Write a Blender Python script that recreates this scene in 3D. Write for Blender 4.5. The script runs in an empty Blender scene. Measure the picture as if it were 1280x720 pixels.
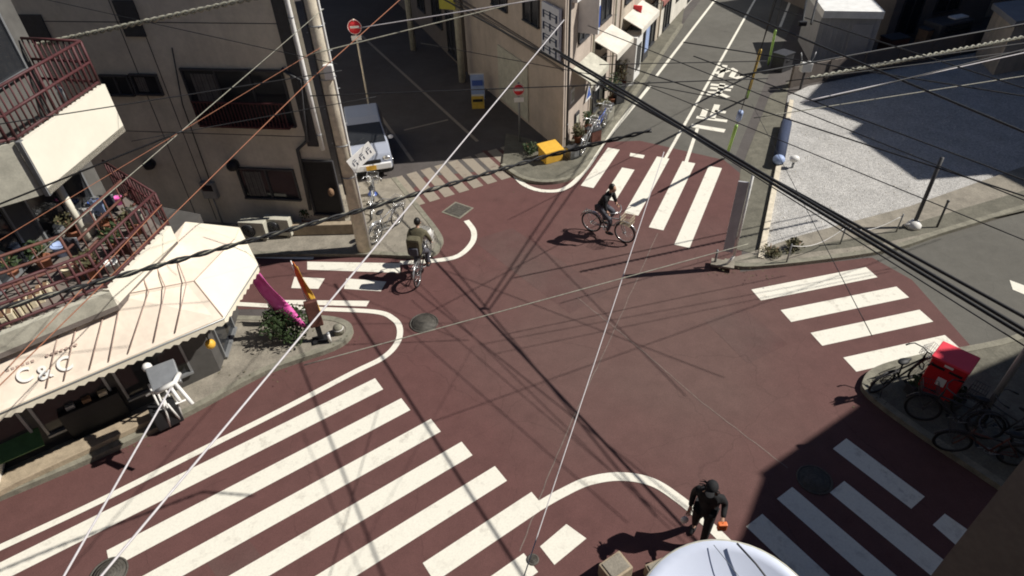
import bpy, bmesh, math, random
import numpy as np
from mathutils import Vector, Matrix
random.seed(7)
rad = math.radians

# ------------------------------------------------------------------ camera
FPX, PITCH, ROLL, CH = 793.5086, rad(39.17106), rad(-2.2322886), 10.572680
cp, sp, cr, sr = math.cos(PITCH), math.sin(PITCH), math.cos(ROLL), math.sin(ROLL)
FW = Vector((0, cp, -sp)); R0 = Vector((1, 0, 0)); U0 = Vector((0, sp, cp))
RT = cr*R0 + sr*U0; UP = -sr*R0 + cr*U0
CAM = Vector((0, 0, CH))
scn = bpy.context.scene
COL = scn.collection
cd = bpy.data.cameras.new('camera'); cam = bpy.data.objects.new('camera', cd); COL.objects.link(cam)
cam.matrix_world = Matrix(((RT.x, UP.x, -FW.x, 0), (RT.y, UP.y, -FW.y, 0), (RT.z, UP.z, -FW.z, CH), (0, 0, 0, 1)))
cd.sensor_width = 36; cd.lens = FPX/1280*36; cd.clip_start = .05; cd.clip_end = 600
scn.camera = cam

# ------------------------------------------------------------------ light
SUN_EL, SUN_AZ = rad(45), rad(4)           # azimuth measured from +X towards +Y
w = bpy.data.worlds.new('World'); scn.world = w; w.use_nodes = True
nt = w.node_tree; bg = nt.nodes['Background']
sky = nt.nodes.new('ShaderNodeTexSky'); sky.sky_type = 'NISHITA'; sky.sun_disc = False
sky.air_density = .8; sky.dust_density = 0.; sky.ozone_density = 4.; sky.sun_elevation = SUN_EL; sky.sun_rotation = rad(90)-SUN_AZ
nt.links.new(sky.outputs[0], bg.inputs[0]); bg.inputs[1].default_value = .05
sl = bpy.data.lights.new('sun', 'SUN'); sl.energy = 4.9; sl.angle = rad(.5); sl.color = (1, .955, .88)
so = bpy.data.objects.new('sun', sl); COL.objects.link(so)
sd = Vector((math.cos(SUN_EL)*math.cos(SUN_AZ), math.cos(SUN_EL)*math.sin(SUN_AZ), math.sin(SUN_EL)))
so.rotation_euler = sd.to_track_quat('Z', 'Y').to_euler(); so.location = (20, 0, 30)
scn.view_settings.view_transform = 'Standard'; scn.view_settings.look = 'None'
scn.view_settings.exposure = 0.17; scn.view_settings.gamma = 1; scn.view_settings.use_curve_mapping = False

# ------------------------------------------------------------------ survey helpers (pixels of the photo -> metres)
def ray(px, py): return FW*FPX + RT*(px-640) - UP*(py-360)
def G(px, py, z=0.0):
    d = ray(px, py); t = (z-CH)/d.z
    return Vector((d.x*t, d.y*t, z))
def G2(px, py, z=0.0):
    g = G(px, py, z); return (g.x, g.y)
class Plane:                                 # vertical facade plane: origin, direction, outward normal
    def __init__(s, a, b):
        s.o = Vector((a[0], a[1])); d = Vector((b[0]-a[0], b[1]-a[1])); s.L = d.length; s.d = d/d.length
        s.n = Vector((s.d.y, -s.d.x))
        if s.n.dot(-s.o) < 0: s.n = -s.n
    def hit(s, px, py, off=0.0):
        r = ray(px, py); rn = r.x*s.n.x + r.y*s.n.y
        t = ((s.o + s.n*off).dot(s.n))/rn
        p = Vector((r.x*t, r.y*t)); return (p-s.o).dot(s.d), CH + r.z*t
    def rect(s, x0, y0, x1, y1, off=0.0):    # pixel box centre-line extents
        ym, xm = (y0+y1)/2, (x0+x1)/2
        a = s.hit(x0, ym, off)[0]; b = s.hit(x1, ym, off)[0]
        c = s.hit(xm, y1, off)[1]; d = s.hit(xm, y0, off)[1]
        return min(a, b), max(a, b), min(c, d), max(c, d)
    def pt(s, u, off, z): 
        p = s.o + s.d*u + s.n*off; return Vector((p.x, p.y, z))

# ------------------------------------------------------------------ materials
MATS = {}
def mat(name, col, rough=.8, scale=8., amt=.25, bump=.0, col2=None, metal=0., fine=0., spec=.4, streak=0.):
    if name in MATS: return MATS[name]
    m = bpy.data.materials.new(name); m.use_nodes = True; n = m.node_tree; b = n.nodes['Principled BSDF']
    b.inputs['Roughness'].default_value = rough; b.inputs['Metallic'].default_value = metal
    b.inputs['Specular IOR Level'].default_value = spec
    tc = n.nodes.new('ShaderNodeTexCoord')
    nz = n.nodes.new('ShaderNodeTexNoise'); nz.inputs['Scale'].default_value = scale; nz.inputs['Detail'].default_value = 8; nz.inputs['Roughness'].default_value = .65
    n.links.new(tc.outputs['Object'], nz.inputs['Vector'])
    rp = n.nodes.new('ShaderNodeValToRGB'); rp.color_ramp.elements[0].position = .3; rp.color_ramp.elements[1].position = .7
    c2 = col2 if col2 else tuple(max(0, c*(1-amt)) for c in col)
    rp.color_ramp.elements[0].color = (*c2, 1); rp.color_ramp.elements[1].color = (*[min(1, c*(1+amt*.25)) for c in col], 1)
    n.links.new(nz.outputs['Fac'], rp.inputs[0]); out = rp.outputs[0]
    if fine:
        n2 = n.nodes.new('ShaderNodeTexNoise'); n2.inputs['Scale'].default_value = scale*9; n2.inputs['Detail'].default_value = 3
        n.links.new(tc.outputs['Object'], n2.inputs['Vector'])
        mr = n.nodes.new('ShaderNodeMapRange'); mr.inputs[1].default_value = .3; mr.inputs[2].default_value = .7
        mr.inputs[3].default_value = 1-fine; mr.inputs[4].default_value = 1+fine*.5
        n.links.new(n2.outputs['Fac'], mr.inputs[0])
        mx = n.nodes.new('ShaderNodeMix'); mx.data_type = 'RGBA'; mx.blend_type = 'MULTIPLY'; mx.inputs[0].default_value = 1
        n.links.new(out, mx.inputs[6]); n.links.new(mr.outputs[0], mx.inputs[7]); out = mx.outputs[2]
    if streak:
        mp = n.nodes.new('ShaderNodeMapping'); mp.inputs['Scale'].default_value = (2.5, 2.5, .3); n.links.new(tc.outputs['Object'], mp.inputs[0])
        n4 = n.nodes.new('ShaderNodeTexNoise'); n4.inputs['Scale'].default_value = 1; n4.inputs['Detail'].default_value = 6; n.links.new(mp.outputs[0], n4.inputs['Vector'])
        m4 = n.nodes.new('ShaderNodeMapRange'); m4.inputs[1].default_value = .45; m4.inputs[2].default_value = .75; m4.inputs[3].default_value = 1; m4.inputs[4].default_value = 1-streak
        n.links.new(n4.outputs['Fac'], m4.inputs[0]); x4 = n.nodes.new('ShaderNodeMix'); x4.data_type = 'RGBA'; x4.blend_type = 'MULTIPLY'; x4.inputs[0].default_value = 1
        n.links.new(out, x4.inputs[6]); n.links.new(m4.outputs[0], x4.inputs[7]); out = x4.outputs[2]
    n.links.new(out, b.inputs['Base Color'])
    if bump:
        bp = n.nodes.new('ShaderNodeBump'); bp.inputs['Strength'].default_value = bump; bp.inputs['Distance'].default_value = .02
        n3 = n.nodes.new('ShaderNodeTexNoise'); n3.inputs['Scale'].default_value = scale*6; n3.inputs['Detail'].default_value = 5
        n.links.new(tc.outputs['Object'], n3.inputs['Vector']); n.links.new(n3.outputs['Fac'], bp.inputs['Height']); n.links.new(bp.outputs[0], b.inputs['Normal'])
    MATS[name] = m; return m

def road_mat(name, red, grey, centre=None, radius=6.):
    m = bpy.data.materials.new(name); m.use_nodes = True; n = m.node_tree; N = n.nodes; L = n.links; b = N['Principled BSDF']
    b.inputs['Roughness'].default_value = .85; b.inputs['Specular IOR Level'].default_value = .25
    tc = N.new('ShaderNodeTexCoord')
    def noise(s, d=6, r=.6):
        z = N.new('ShaderNodeTexNoise'); z.inputs['Scale'].default_value = s; z.inputs['Detail'].default_value = d; z.inputs['Roughness'].default_value = r
        L.new(tc.outputs['Object'], z.inputs['Vector']); return z.outputs['Fac']
    def mr(i, a, c, d, e):
        q = N.new('ShaderNodeMapRange'); q.inputs[1].default_value = a; q.inputs[2].default_value = c; q.inputs[3].default_value = d; q.inputs[4].default_value = e
        L.new(i, q.inputs[0]); return q.outputs[0]
    def mul(a, c, blend='MULTIPLY', f=1.):
        x = N.new('ShaderNodeMix'); x.data_type = 'RGBA'; x.blend_type = blend; x.inputs[0].default_value = f
        L.new(a, x.inputs[6]); L.new(c, x.inputs[7]); return x.outputs[2]
    wear = mr(noise(.35, 4, .55), .35, .65, 0, 1)
    if centre:
        vm = N.new('ShaderNodeVectorMath'); vm.operation = 'DISTANCE'; vm.inputs[1].default_value = centre
        L.new(tc.outputs['Object'], vm.inputs[0])
        c = mr(vm.outputs['Value'], radius*.35, radius, 1, 0)
        ad = N.new('ShaderNodeMath'); ad.operation = 'MULTIPLY_ADD'; ad.inputs[1].default_value = .35
        L.new(wear, ad.inputs[0]); L.new(c, ad.inputs[2]); sb = N.new('ShaderNodeMath'); sb.operation = 'SUBTRACT'; sb.use_clamp = True; sb.inputs[1].default_value = .18
        L.new(ad.outputs[0], sb.inputs[0]); wear = sb.outputs[0]
    x = N.new('ShaderNodeMix'); x.data_type = 'RGBA'; x.inputs[6].default_value = (*red, 1); x.inputs[7].default_value = (*grey, 1)
    L.new(wear, x.inputs[0]); o = x.outputs[2]
    o = mul(o, mr(noise(2.2, 8, .7), .3, .7, .86, 1.08))
    o = mul(o, mr(noise(60, 3, .7), .3, .7, .78, 1.16))
    o = mul(o, mr(noise(.9, 3, .5), .62, .8, 1., .78))
    # hair cracks
    v = N.new('ShaderNodeTexVoronoi'); v.feature = 'DISTANCE_TO_EDGE'; v.inputs['Scale'].default_value = .35
    wv = N.new('ShaderNodeMix'); wv.data_type = 'RGBA'; wv.blend_type = 'LINEAR_LIGHT'; wv.inputs[0].default_value = .25
    nz = N.new('ShaderNodeTexNoise'); nz.inputs['Scale'].default_value = 1.2; nz.inputs['Detail'].default_value = 6
    L.new(tc.outputs['Object'], nz.inputs['Vector']); L.new(tc.outputs['Object'], wv.inputs[6]); L.new(nz.outputs['Color'], wv.inputs[7])
    L.new(wv.outputs[2], v.inputs['Vector'])
    o = mul(o, mr(v.outputs['Distance'], 0, .004, .82, 1.))
    L.new(o, b.inputs['Base Color'])
    bp = N.new('ShaderNodeBump'); bp.inputs['Strength'].default_value = .35; bp.inputs['Distance'].default_value = .01
    L.new(noise(90, 3), bp.inputs['Height']); L.new(bp.outputs[0], b.inputs['Normal'])
    return m

def paint_mat(name, col, wearcol, amount=.45):
    m = bpy.data.materials.new(name); m.use_nodes = True; n = m.node_tree; N = n.nodes; L = n.links; b = N['Principled BSDF']
    b.inputs['Roughness'].default_value = .7; b.inputs['Specular IOR Level'].default_value = .3
    tc = N.new('ShaderNodeTexCoord')
    def noise(s, d=6, r=.6):
        z = N.new('ShaderNodeTexNoise'); z.inputs['Scale'].default_value = s; z.inputs['Detail'].default_value = d; z.inputs['Roughness'].default_value = r
        L.new(tc.outputs['Object'], z.inputs['Vector']); return z.outputs['Fac']
    a = N.new('ShaderNodeMapRange'); a.inputs[1].default_value = .53; a.inputs[2].default_value = .72; a.inputs[3].default_value = 0; a.inputs[4].default_value = amount
    L.new(noise(3.2, 9, .72), a.inputs[0])
    lo = N.new('ShaderNodeMapRange'); lo.inputs[1].default_value = .38; lo.inputs[2].default_value = .66; lo.inputs[3].default_value = .1; lo.inputs[4].default_value = 1.3
    L.new(noise(.8, 4), lo.inputs[0]); pm = N.new('ShaderNodeMath'); pm.operation = 'MULTIPLY'; pm.use_clamp = True; L.new(a.outputs[0], pm.inputs[0]); L.new(lo.outputs[0], pm.inputs[1])
    x = N.new('ShaderNodeMix'); x.data_type = 'RGBA'; x.inputs[6].default_value = (*col, 1); x.inputs[7].default_value = (*wearcol, 1); L.new(pm.outputs[0], x.inputs[0])
    c = N.new('ShaderNodeMapRange'); c.inputs[1].default_value = .3; c.inputs[2].default_value = .7; c.inputs[3].default_value = .9; c.inputs[4].default_value = 1.03
    L.new(noise(28, 5), c.inputs[0])
    y = N.new('ShaderNodeMix'); y.data_type = 'RGBA'; y.blend_type = 'MULTIPLY'; y.inputs[0].default_value = 1; L.new(x.outputs[2], y.inputs[6]); L.new(c.outputs[0], y.inputs[7])
    L.new(y.outputs[2], b.inputs['Base Color'])
    return m

M_RED = road_mat('red_brown_asphalt', (.130, .062, .057), (.138, .083, .073), (3.2, 11.3, 0), 5.6)
M_GREY = road_mat('grey_asphalt', (.118, .112, .098), (.14, .134, .118))
M_DARK = road_mat('old_asphalt', (.09, .078, .074), (.11, .10, .095))
M_LINE = paint_mat('road_paint', (.80, .77, .67), (.36, .32, .27), .6)
M_FADED = paint_mat('faded_paint', (.30, .26, .21), (.15, .10, .085), .9)
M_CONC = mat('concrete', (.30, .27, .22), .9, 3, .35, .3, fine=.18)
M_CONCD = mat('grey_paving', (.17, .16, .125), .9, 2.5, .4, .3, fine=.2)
M_KERB = mat('kerb_stone', (.27, .255, .20), .9, 5, .4, .3, fine=.2)
M_TILE = mat('beige_tile', (.42, .34, .24), .8, 6, .3, .2, fine=.2)
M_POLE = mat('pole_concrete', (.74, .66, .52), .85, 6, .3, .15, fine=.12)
M_HOUSE = mat('house_render', (.74, .68, .56), .9, 1.2, .2, .15, fine=.06, streak=.12)
M_HOUSE2 = mat('house_render_grey', (.30, .28, .26), .9, 1.5, .2, .1, fine=.06)
M_MIDW = mat('pinkish_render', (.52, .44, .375), .9, 1.5, .2, .1, fine=.06, streak=.12)
M_BEIGE = mat('beige_render', (.60, .52, .42), .9, 1.3, .3, .1, fine=.08, streak=.3)
M_WHITEW = mat('white_render', (.72, .68, .60), .9, 1.3, .25, .1, fine=.08)
M_BROWNW = mat('brown_tile_wall', (.20, .17, .15), .85, 2, .2, .1, fine=.1)
M_CREAM = mat('cream_panel', (.82, .78, .66), .6, 2, .08)
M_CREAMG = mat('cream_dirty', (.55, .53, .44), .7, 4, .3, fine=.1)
M_AWN = mat('awning_canvas', (.80, .69, .57), .8, 1.4, .16, .05, fine=.04, streak=.1)
M_AWNE = mat('awning_canvas_pale', (.80, .74, .60), .8, 1.4, .1, .05)
M_AWNDARK = mat('awning_dark_line', (.50, .37, .31), .8, 6, .3)  # brown of the painted shadow lines, fold seams and small lettering
M_WHITE = mat('white_paint', (.80, .79, .76), .5, 6, .1)
M_WHITEG = mat('white_gloss', (.80, .81, .83), .18, 3, .03)
M_DARKG = mat('dark_glass', (.03, .032, .036), .08, 3, .2, spec=.6)
M_BLACK = mat('black_rubber', (.018, .018, .02), .6, 9, .3)
M_DGREY = mat('dark_grey_metal', (.06, .06, .065), .5, 8, .3)
M_GREYM = mat('grey_metal', (.30, .31, .32), .4, 6, .2, metal=.4)
M_CHROME = mat('bright_metal', (.62, .62, .62), .25, 6, .1, metal=.8)
M_RAIL = mat('rust_red_rail', (.10, .032, .034), .6, 12, .4)
M_RUST = mat('brown_metal', (.15, .06, .045), .7, 10, .4)
M_REDP = mat('post_red', (.58, .022, .028), .35, 3, .12)
M_REDD = mat('sign_red', (.65, .03, .04), .4, 6, .08)
M_YEL = mat('yellow_plastic', (.78, .45, .06), .5, 5, .15)
M_YELW = mat('yellow_wrap', (.62, .42, .07), .5, 7, .25)
M_LIME = mat('lime_cover', (.42, .68, .16), .5, 7, .2)
M_ORANGE = mat('orange_plastic', (.80, .20, .06), .5, 5, .1)
M_BLUE = mat('blue_plastic', (.06, .12, .42), .5, 5, .15)
M_NAVY = mat('navy_cloth', (.035, .05, .10), .8, 9, .3)
M_SKYB = mat('pale_blue', (.35, .45, .70), .5, 5, .2)
M_PINK = mat('pink_cloth', (.86, .22, .55), .7, 5, .25, col2=(.80, .06, .38))
M_GREEN = mat('green_board', (.07, .17, .06), .6, 5, .3)
M_LEAF = mat('leaf_green', (.045, .075, .025), .7, 9, .5)
M_LEAF2 = mat('dry_leaf', (.13, .12, .06), .8, 9, .5)
M_TERRA = mat('terracotta', (.35, .14, .08), .8, 6, .3)
M_WOOD = mat('weathered_wood', (.28, .17, .10), .8, 6, .4)
M_CAB = mat('black_cable', (.02, .02, .022), .6, 30, .3)
M_CABW = mat('pale_cable', (.60, .57, .58), .5, 30, .2)
M_CABT = mat('twisted_cable', (.36, .35, .28), .6, 25, .5)
M_CABO = mat('orange_cable', (.38, .15, .08), .6, 30, .2)
M_SKIN = mat('skin', (.50, .30, .21), .55, 10, .1)
M_HAIR = mat('black_hair', (.015, .013, .012), .5, 30, .4)
M_CBLK = mat('black_cloth', (.016, .016, .018), .85, 20, .4, .1)
M_COLV = mat('olive_cloth', (.13, .115, .07), .85, 14, .45, .2)
M_CGREY = mat('grey_cloth', (.10, .10, .12), .85, 14, .4)
M_ROOFG = mat('roof_sheet_grey', (.32, .32, .33), .6, 2, .2, fine=.1)
M_SHED = mat('shed_grey', (.42, .42, .43), .7, 2, .2, fine=.1)
M_IRON = mat('cast_iron', (.11, .10, .085), .6, 14, .5, .6)
M_BASKETW = mat('cream_basket', (.70, .62, .45), .7, 20, .3)

def gravel_mat():
    m = bpy.data.materials.new('gravel'); m.use_nodes = True; n = m.node_tree; N = n.nodes; L = n.links; b = N['Principled BSDF']
    b.inputs['Roughness'].default_value = .95
    tc = N.new('ShaderNodeTexCoord'); v = N.new('ShaderNodeTexVoronoi'); v.inputs['Scale'].default_value = 24
    L.new(tc.outputs['Object'], v.inputs['Vector'])
    rp = N.new('ShaderNodeValToRGB'); rp.color_ramp.elements[0].color = (.33, .32, .305, 1); rp.color_ramp.elements[1].color = (.56, .545, .52, 1)
    s = N.new('ShaderNodeSeparateColor'); L.new(v.outputs['Color'], s.inputs[0]); L.new(s.outputs[0], rp.inputs[0])
    z = N.new('ShaderNodeTexNoise'); z.inputs['Scale'].default_value = 1.1; z.inputs['Detail'].default_value = 8; L.new(tc.outputs['Object'], z.inputs['Vector'])
    q = N.new('ShaderNodeMapRange'); q.inputs[1].default_value = .3; q.inputs[2].default_value = .7; q.inputs[3].default_value = .85; q.inputs[4].default_value = 1.1
    L.new(z.outputs['Fac'], q.inputs[0]); x = N.new('ShaderNodeMix'); x.data_type = 'RGBA'; x.blend_type = 'MULTIPLY'; x.inputs[0].default_value = 1
    L.new(rp.outputs[0], x.inputs[6]); L.new(q.outputs[0], x.inputs[7]); L.new(x.outputs[2], b.inputs['Base Color'])
    bp = N.new('ShaderNodeBump'); bp.inputs['Strength'].default_value = .7; bp.inputs['Distance'].default_value = .03; bp.invert = True
    L.new(v.outputs['Distance'], bp.inputs['Height']); L.new(bp.outputs[0], b.inputs['Normal'])
    return m
M_GRAVEL = gravel_mat()

# ------------------------------------------------------------------ mesh builder
WLOC = {}
def V3(p): return Vector((p[0], p[1], p[2] if len(p) > 2 else 0))
class MB:
    def __init__(s): s.v = []; s.f = []; s.mi = []; s.m = 0; s.sm = []
    def add(s, vs, fs, smooth=False):
        k = len(s.v); s.v += [V3(p) for p in vs]
        for f in fs: s.f.append([i+k for i in f]); s.mi.append(s.m); s.sm.append(smooth)
        return s
    def box(s, c, size, rz=0., rx=0., ry=0.):
        h = Vector(size)/2; R = Matrix.Rotation(rz, 3, 'Z') @ Matrix.Rotation(ry, 3, 'Y') @ Matrix.Rotation(rx, 3, 'X'); c = V3(c)
        vs = [c + R @ Vector((x*h.x, y*h.y, z*h.z)) for z in (-1, 1) for y in (-1, 1) for x in (-1, 1)]
        return s.add(vs, [(0, 2, 3, 1), (4, 5, 7, 6), (0, 1, 5, 4), (2, 6, 7, 3), (0, 4, 6, 2), (1, 3, 7, 5)])
    def pbox(s, P, u0, u1, d0, d1, z0, z1):      # box on a facade plane
        vs = [P.pt(u, d, z) for z in (z0, z1) for d in (d0, d1) for u in (u0, u1)]
        return s.add(vs, [(0, 2, 3, 1), (4, 5, 7, 6), (0, 1, 5, 4), (2, 6, 7, 3), (0, 4, 6, 2), (1, 3, 7, 5)])
    def poly(s, pts): return s.add(pts, [tuple(range(len(pts)))])
    def prism(s, p2, z0, z1):
        n = len(p2); a = sum(p2[i][0]*p2[(i+1) % n][1]-p2[(i+1) % n][0]*p2[i][1] for i in range(n))
        if a < 0: p2 = p2[::-1]
        vs = [(p[0], p[1], z0) for p in p2] + [(p[0], p[1], z1) for p in p2]
        fs = [tuple(range(n))[::-1], tuple(range(n, 2*n))] + [(i, (i+1) % n, (i+1) % n+n, i+n) for i in range(n)]
        return s.add(vs, fs)
    def slab(s, pts, t=.03):                     # thick version of a 3-D polygon
        pts = [V3(p) for p in pts]; n = len(pts)
        nn = (pts[1]-pts[0]).cross(pts[2]-pts[0]).normalized()*t
        return s.add([p+nn*.5 for p in pts]+[p-nn*.5 for p in pts], [tuple(range(n)), tuple(range(n, 2*n))[::-1]]+[(i, i+n, (i+1) % n+n, (i+1) % n) for i in range(n)])
    def tube(s, pts, r, n=6, closed=False, r1=None):
        pts = [V3(p) for p in pts]; K = len(pts); vs = []; up = Vector((0, 0, 1))
        for i, p in enumerate(pts):
            a = pts[(i-1) % K] if (closed or i) else p; b = pts[(i+1) % K] if (closed or i < K-1) else p
            t = (b-a).normalized(); ref = up if abs(t.z) < .95 else Vector((1, 0, 0))
            e = t.cross(ref).normalized(); g = e.cross(t).normalized()
            rr = r if r1 is None else r+(r1-r)*i/(K-1)
            vs += [p + (e*math.cos(2*math.pi*k/n)+g*math.sin(2*math.pi*k/n))*rr for k in range(n)]
        fs = []
        for i in range(K if closed else K-1):
            j = (i+1) % K
            fs += [(i*n+k, i*n+(k+1) % n, j*n+(k+1) % n, j*n+k) for k in range(n)]
        if not closed: fs += [tuple(range(n))[::-1], tuple(range((K-1)*n, K*n))]
        return s.add(vs, fs, True)
    def ring(s, c, ax, R, r, n=24, m=6):
        ax = V3(ax).normalized(); ref = Vector((0, 0, 1)) if abs(ax.z) < .9 else Vector((1, 0, 0)); e = ax.cross(ref).normalized(); g = ax.cross(e)
        c = V3(c); vs = []
        for i in range(n):
            d = e*math.cos(2*math.pi*i/n)+g*math.sin(2*math.pi*i/n)
            vs += [c + d*(R+r*math.cos(2*math.pi*k/m)) + ax*r*math.sin(2*math.pi*k/m) for k in range(m)]
        fs = [(i*m+k, i*m+(k+1) % m, ((i+1) % n)*m+(k+1) % m, ((i+1) % n)*m+k) for i in range(n) for k in range(m)]
        return s.add(vs, fs, True)
    def ell(s, c, r, n=12, m=8, R=None, z0=-1., z1=1.):
        c = V3(c); vs = []; a0, a1 = math.asin(z0), math.asin(z1)
        for j in range(m+1):
            a = a0+(a1-a0)*j/m
            for i in range(n):
                q = Vector((math.cos(a)*math.cos(2*math.pi*i/n)*r[0], math.cos(a)*math.sin(2*math.pi*i/n)*r[1], math.sin(a)*r[2]))
                vs.append(c + (R @ q if R else q))
        fs = [(j*n+i, j*n+(i+1) % n, (j+1)*n+(i+1) % n, (j+1)*n+i) for j in range(m) for i in range(n)]
        return s.add(vs, fs, True)
    def disc(s, c, ax, r, n=24, t=.02):
        ax = V3(ax).normalized(); c = V3(c); return s.tube([c-ax*t/2, c+ax*t/2], r, n)
    def lathe(s, c, prof, n=16):
        vs = []
        for r, z in prof: vs += [(c[0]+r*math.cos(2*math.pi*k/n), c[1]+r*math.sin(2*math.pi*k/n), c[2]+z) for k in range(n)]
        fs = [(j*n+i, j*n+(i+1) % n, (j+1)*n+(i+1) % n, (j+1)*n+i) for j in range(len(prof)-1) for i in range(n)]
        fs += [tuple(range(n))[::-1], tuple(range((len(prof)-1)*n, len(prof)*n))]
        return s.add(vs, fs, True)
    def ribbon(s, pts, wd, z):
        P = [Vector((p[0], p[1])) for p in pts]; L = []; 
        for i, p in enumerate(P):
            t = (P[min(i+1, len(P)-1)]-P[max(i-1, 0)]).normalized(); nn = Vector((-t.y, t.x))*wd/2
            L += [(p.x+nn.x, p.y+nn.y, z), (p.x-nn.x, p.y-nn.y, z)]
        return s.add(L, [(2*i, 2*i+1, 2*i+3, 2*i+2) for i in range(len(P)-1)])
    def build(s, name, material, parent=None, local=False, bevel=0., base=True):
        me = bpy.data.meshes.new(name)
        o = bpy.data.objects.new(name, me); COL.objects.link(o)
        if parent is not None:
            off = Vector((0, 0, 0)) if local else WLOC.get(parent.name, Vector((0, 0, 0)))
            o.parent = parent; WLOC[o.name] = off
        else:
            if local or not base: off = Vector((0, 0, 0))
            else:
                xs = [v.x for v in s.v]; ys = [v.y for v in s.v]; zs = [v.z for v in s.v]
                off = Vector(((min(xs)+max(xs))/2, (min(ys)+max(ys))/2, min(zs)))
            o.location = off; WLOC[o.name] = off
        me.from_pydata([v-off for v in s.v], [], s.f)
        for mm in (material if isinstance(material, (list, tuple)) else [material]): me.materials.append(mm)
        for p, mi, sm in zip(me.polygons, s.mi, s.sm): p.material_index = mi; p.use_smooth = sm
        bm = bmesh.new(); bm.from_mesh(me); bmesh.ops.recalc_face_normals(bm, faces=bm.faces)
        if bevel: bmesh.ops.bevel(bm, geom=[e for e in bm.edges if e.is_manifold and e.calc_face_angle(0) > .5], offset=bevel, segments=2, affect='EDGES', profile=.6)
        bm.to_mesh(me); bm.free()
        return o
def thing(name, label, cat, loc=(0, 0, 0), rz=0., group=None):
    o = bpy.data.objects.new(name, None); COL.objects.link(o); o.location = V3(loc); o.rotation_euler = (0, 0, rz); o.empty_display_size = .2
    WLOC[o.name] = V3(loc); o['label'] = label; o['category'] = cat
    if group: o['group'] = group
    return o
def tag(o, label, cat, group=None):
    o['label'] = label; o['category'] = cat
    if group: o['group'] = group
    return o
def struct(o): o['kind'] = 'structure'; return o
def smooth_path(pts, k=8):
    P = [Vector(p) for p in pts]; out = []
    for i in range(len(P)-1):
        a, b, c, d = P[max(i-1, 0)], P[i], P[i+1], P[min(i+2, len(P)-1)]
        for j in range(k):
            t = j/k
            out.append(.5*((2*b)+(c-a)*t+(2*a-5*b+4*c-d)*t*t+(3*b-a-3*c+d)*t**3))
    out.append(P[-1]); return out
def flat(name, pts, z, m):
    b = MB(); p = [(q[0], q[1], z) for q in pts]
    a = sum(pts[i][0]*pts[(i+1) % len(pts)][1]-pts[(i+1) % len(pts)][0]*pts[i][1] for i in range(len(pts)))
    b.poly(p if a > 0 else p[::-1]); return b.build(name, m, base=False)

# ================================================================== GROUND
GA = 150
g = MB().poly([(-GA, -GA, 0), (GA, -GA, 0), (GA, GA, 0), (-GA, GA, 0)]); struct(g.build('ground', M_DARK, base=False))
# red brown intersection surface
red = [G2(-260, 860), G2(0, 560), G2(300, 440), G2(395, 385), G2(0, 392), G2(0, 300), (-7.8, 15.2), (-4.5, 14.9), G2(560, 190), G2(690, 185), G2(748, 178), G2(800, 176), G2(905, 200), G2(935, 225), G2(925, 340),
       G2(1090, 322), G2(1140, 350), G2(1180, 395), G2(1220, 440), G2(1262, 470), G2(1330, 640), G2(1300, 900), (2.5, 1.2), (-3, .5), (-9, .5)]
struct(flat('red_intersection', red, .004, M_RED))
ne = [G2(740, 186), G2(880, -6), (11, 55), (34, 55), (17.2, 37.9), G2(958, 100), G2(915, 205), G2(905, 203), G2(800, 180)]
struct(flat('road_north_east', ne, .003, M_GREY))
er = [G2(1085, 322), G2(1290, 262), (40, 24), (40, 2), G2(1300, 450), G2(1200, 440), G2(1150, 400)]
struct(flat('road_east', er, .0025, M_GREY))
al = [(-3.9, 19.0), (-.3, 19.4), (-11, 45), (-15, 45)]
struct(flat('alley_road', al, .006, M_DARK))

# raised pavements and kerbs
def pavement(name, px, m=M_CONC, h=.12, kerb=True, extra=()):
    pts = [G2(*p, h) for p in px]+list(extra)
    struct(MB().prism(pts, 0, h).build(name, m, base=False))
    if kerb:
        k = smooth_path([(*G2(*p, h),) for p in px], 5)
        b = MB()
        vs = []
        for i, p in enumerate(k):
            t = (k[min(i+1, len(k)-1)]-k[max(i-1, 0)]).normalized(); n = Vector((-t.y, t.x))*.08
            vs += [(p.x+n.x, p.y+n.y, h+.012), (p.x-n.x, p.y-n.y, h+.012), (p.x+n.x, p.y+n.y, 0), (p.x-n.x, p.y-n.y, 0)]
        fs = []
        for i in range(len(k)-1):
            a = 4*i; c = 4*(i+1); fs += [(a, a+1, c+1, c), (a+1, a+3, c+3, c+1), (a+2, a, c, c+2)]
        struct(b.add(vs, fs).build('kerb', M_KERB, base=False))
pavement('pavement_west', [(-60, 640), (0, 617), (130, 562), (235, 512), (330, 462), (415, 432), (436, 415), (430, 403), (400, 397), (330, 398), (240, 396), (150, 400)], M_CONC, extra=[(-12, 12.4), (-16, 8)])
pavement('pavement_north_west', [(180, 322), (300, 317), (452, 316), (530, 318), (548, 306), (545, 288), (500, 232), (492, 222)], M_CONC, .1, extra=[(-5.6, 18.6), (-5.0, 16.6), (-12, 17.4), (-14, 16)])
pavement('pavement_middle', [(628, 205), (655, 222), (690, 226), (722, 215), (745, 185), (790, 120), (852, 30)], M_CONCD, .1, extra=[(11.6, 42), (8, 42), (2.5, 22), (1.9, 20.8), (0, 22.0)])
pavement('pavement_north_east', [(905, 345-20), (945, 345-14), (1100, 312), (1180, 288), (1290, 255)], M_CONC, .1, extra=[(20, 19.5), (12, 16.0), (8.2, 14.7), (6.6, 14.0)])
pavement('pavement_south_east', [(1330, 395), (1262, 425), (1150, 447), (1100, 461), (1084, 476), (1090, 492), (1150, 537), (1250, 603), (1330, 660)], M_CONCD, .12, extra=[(14, 2), (20, 2), (20, 11)])
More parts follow.
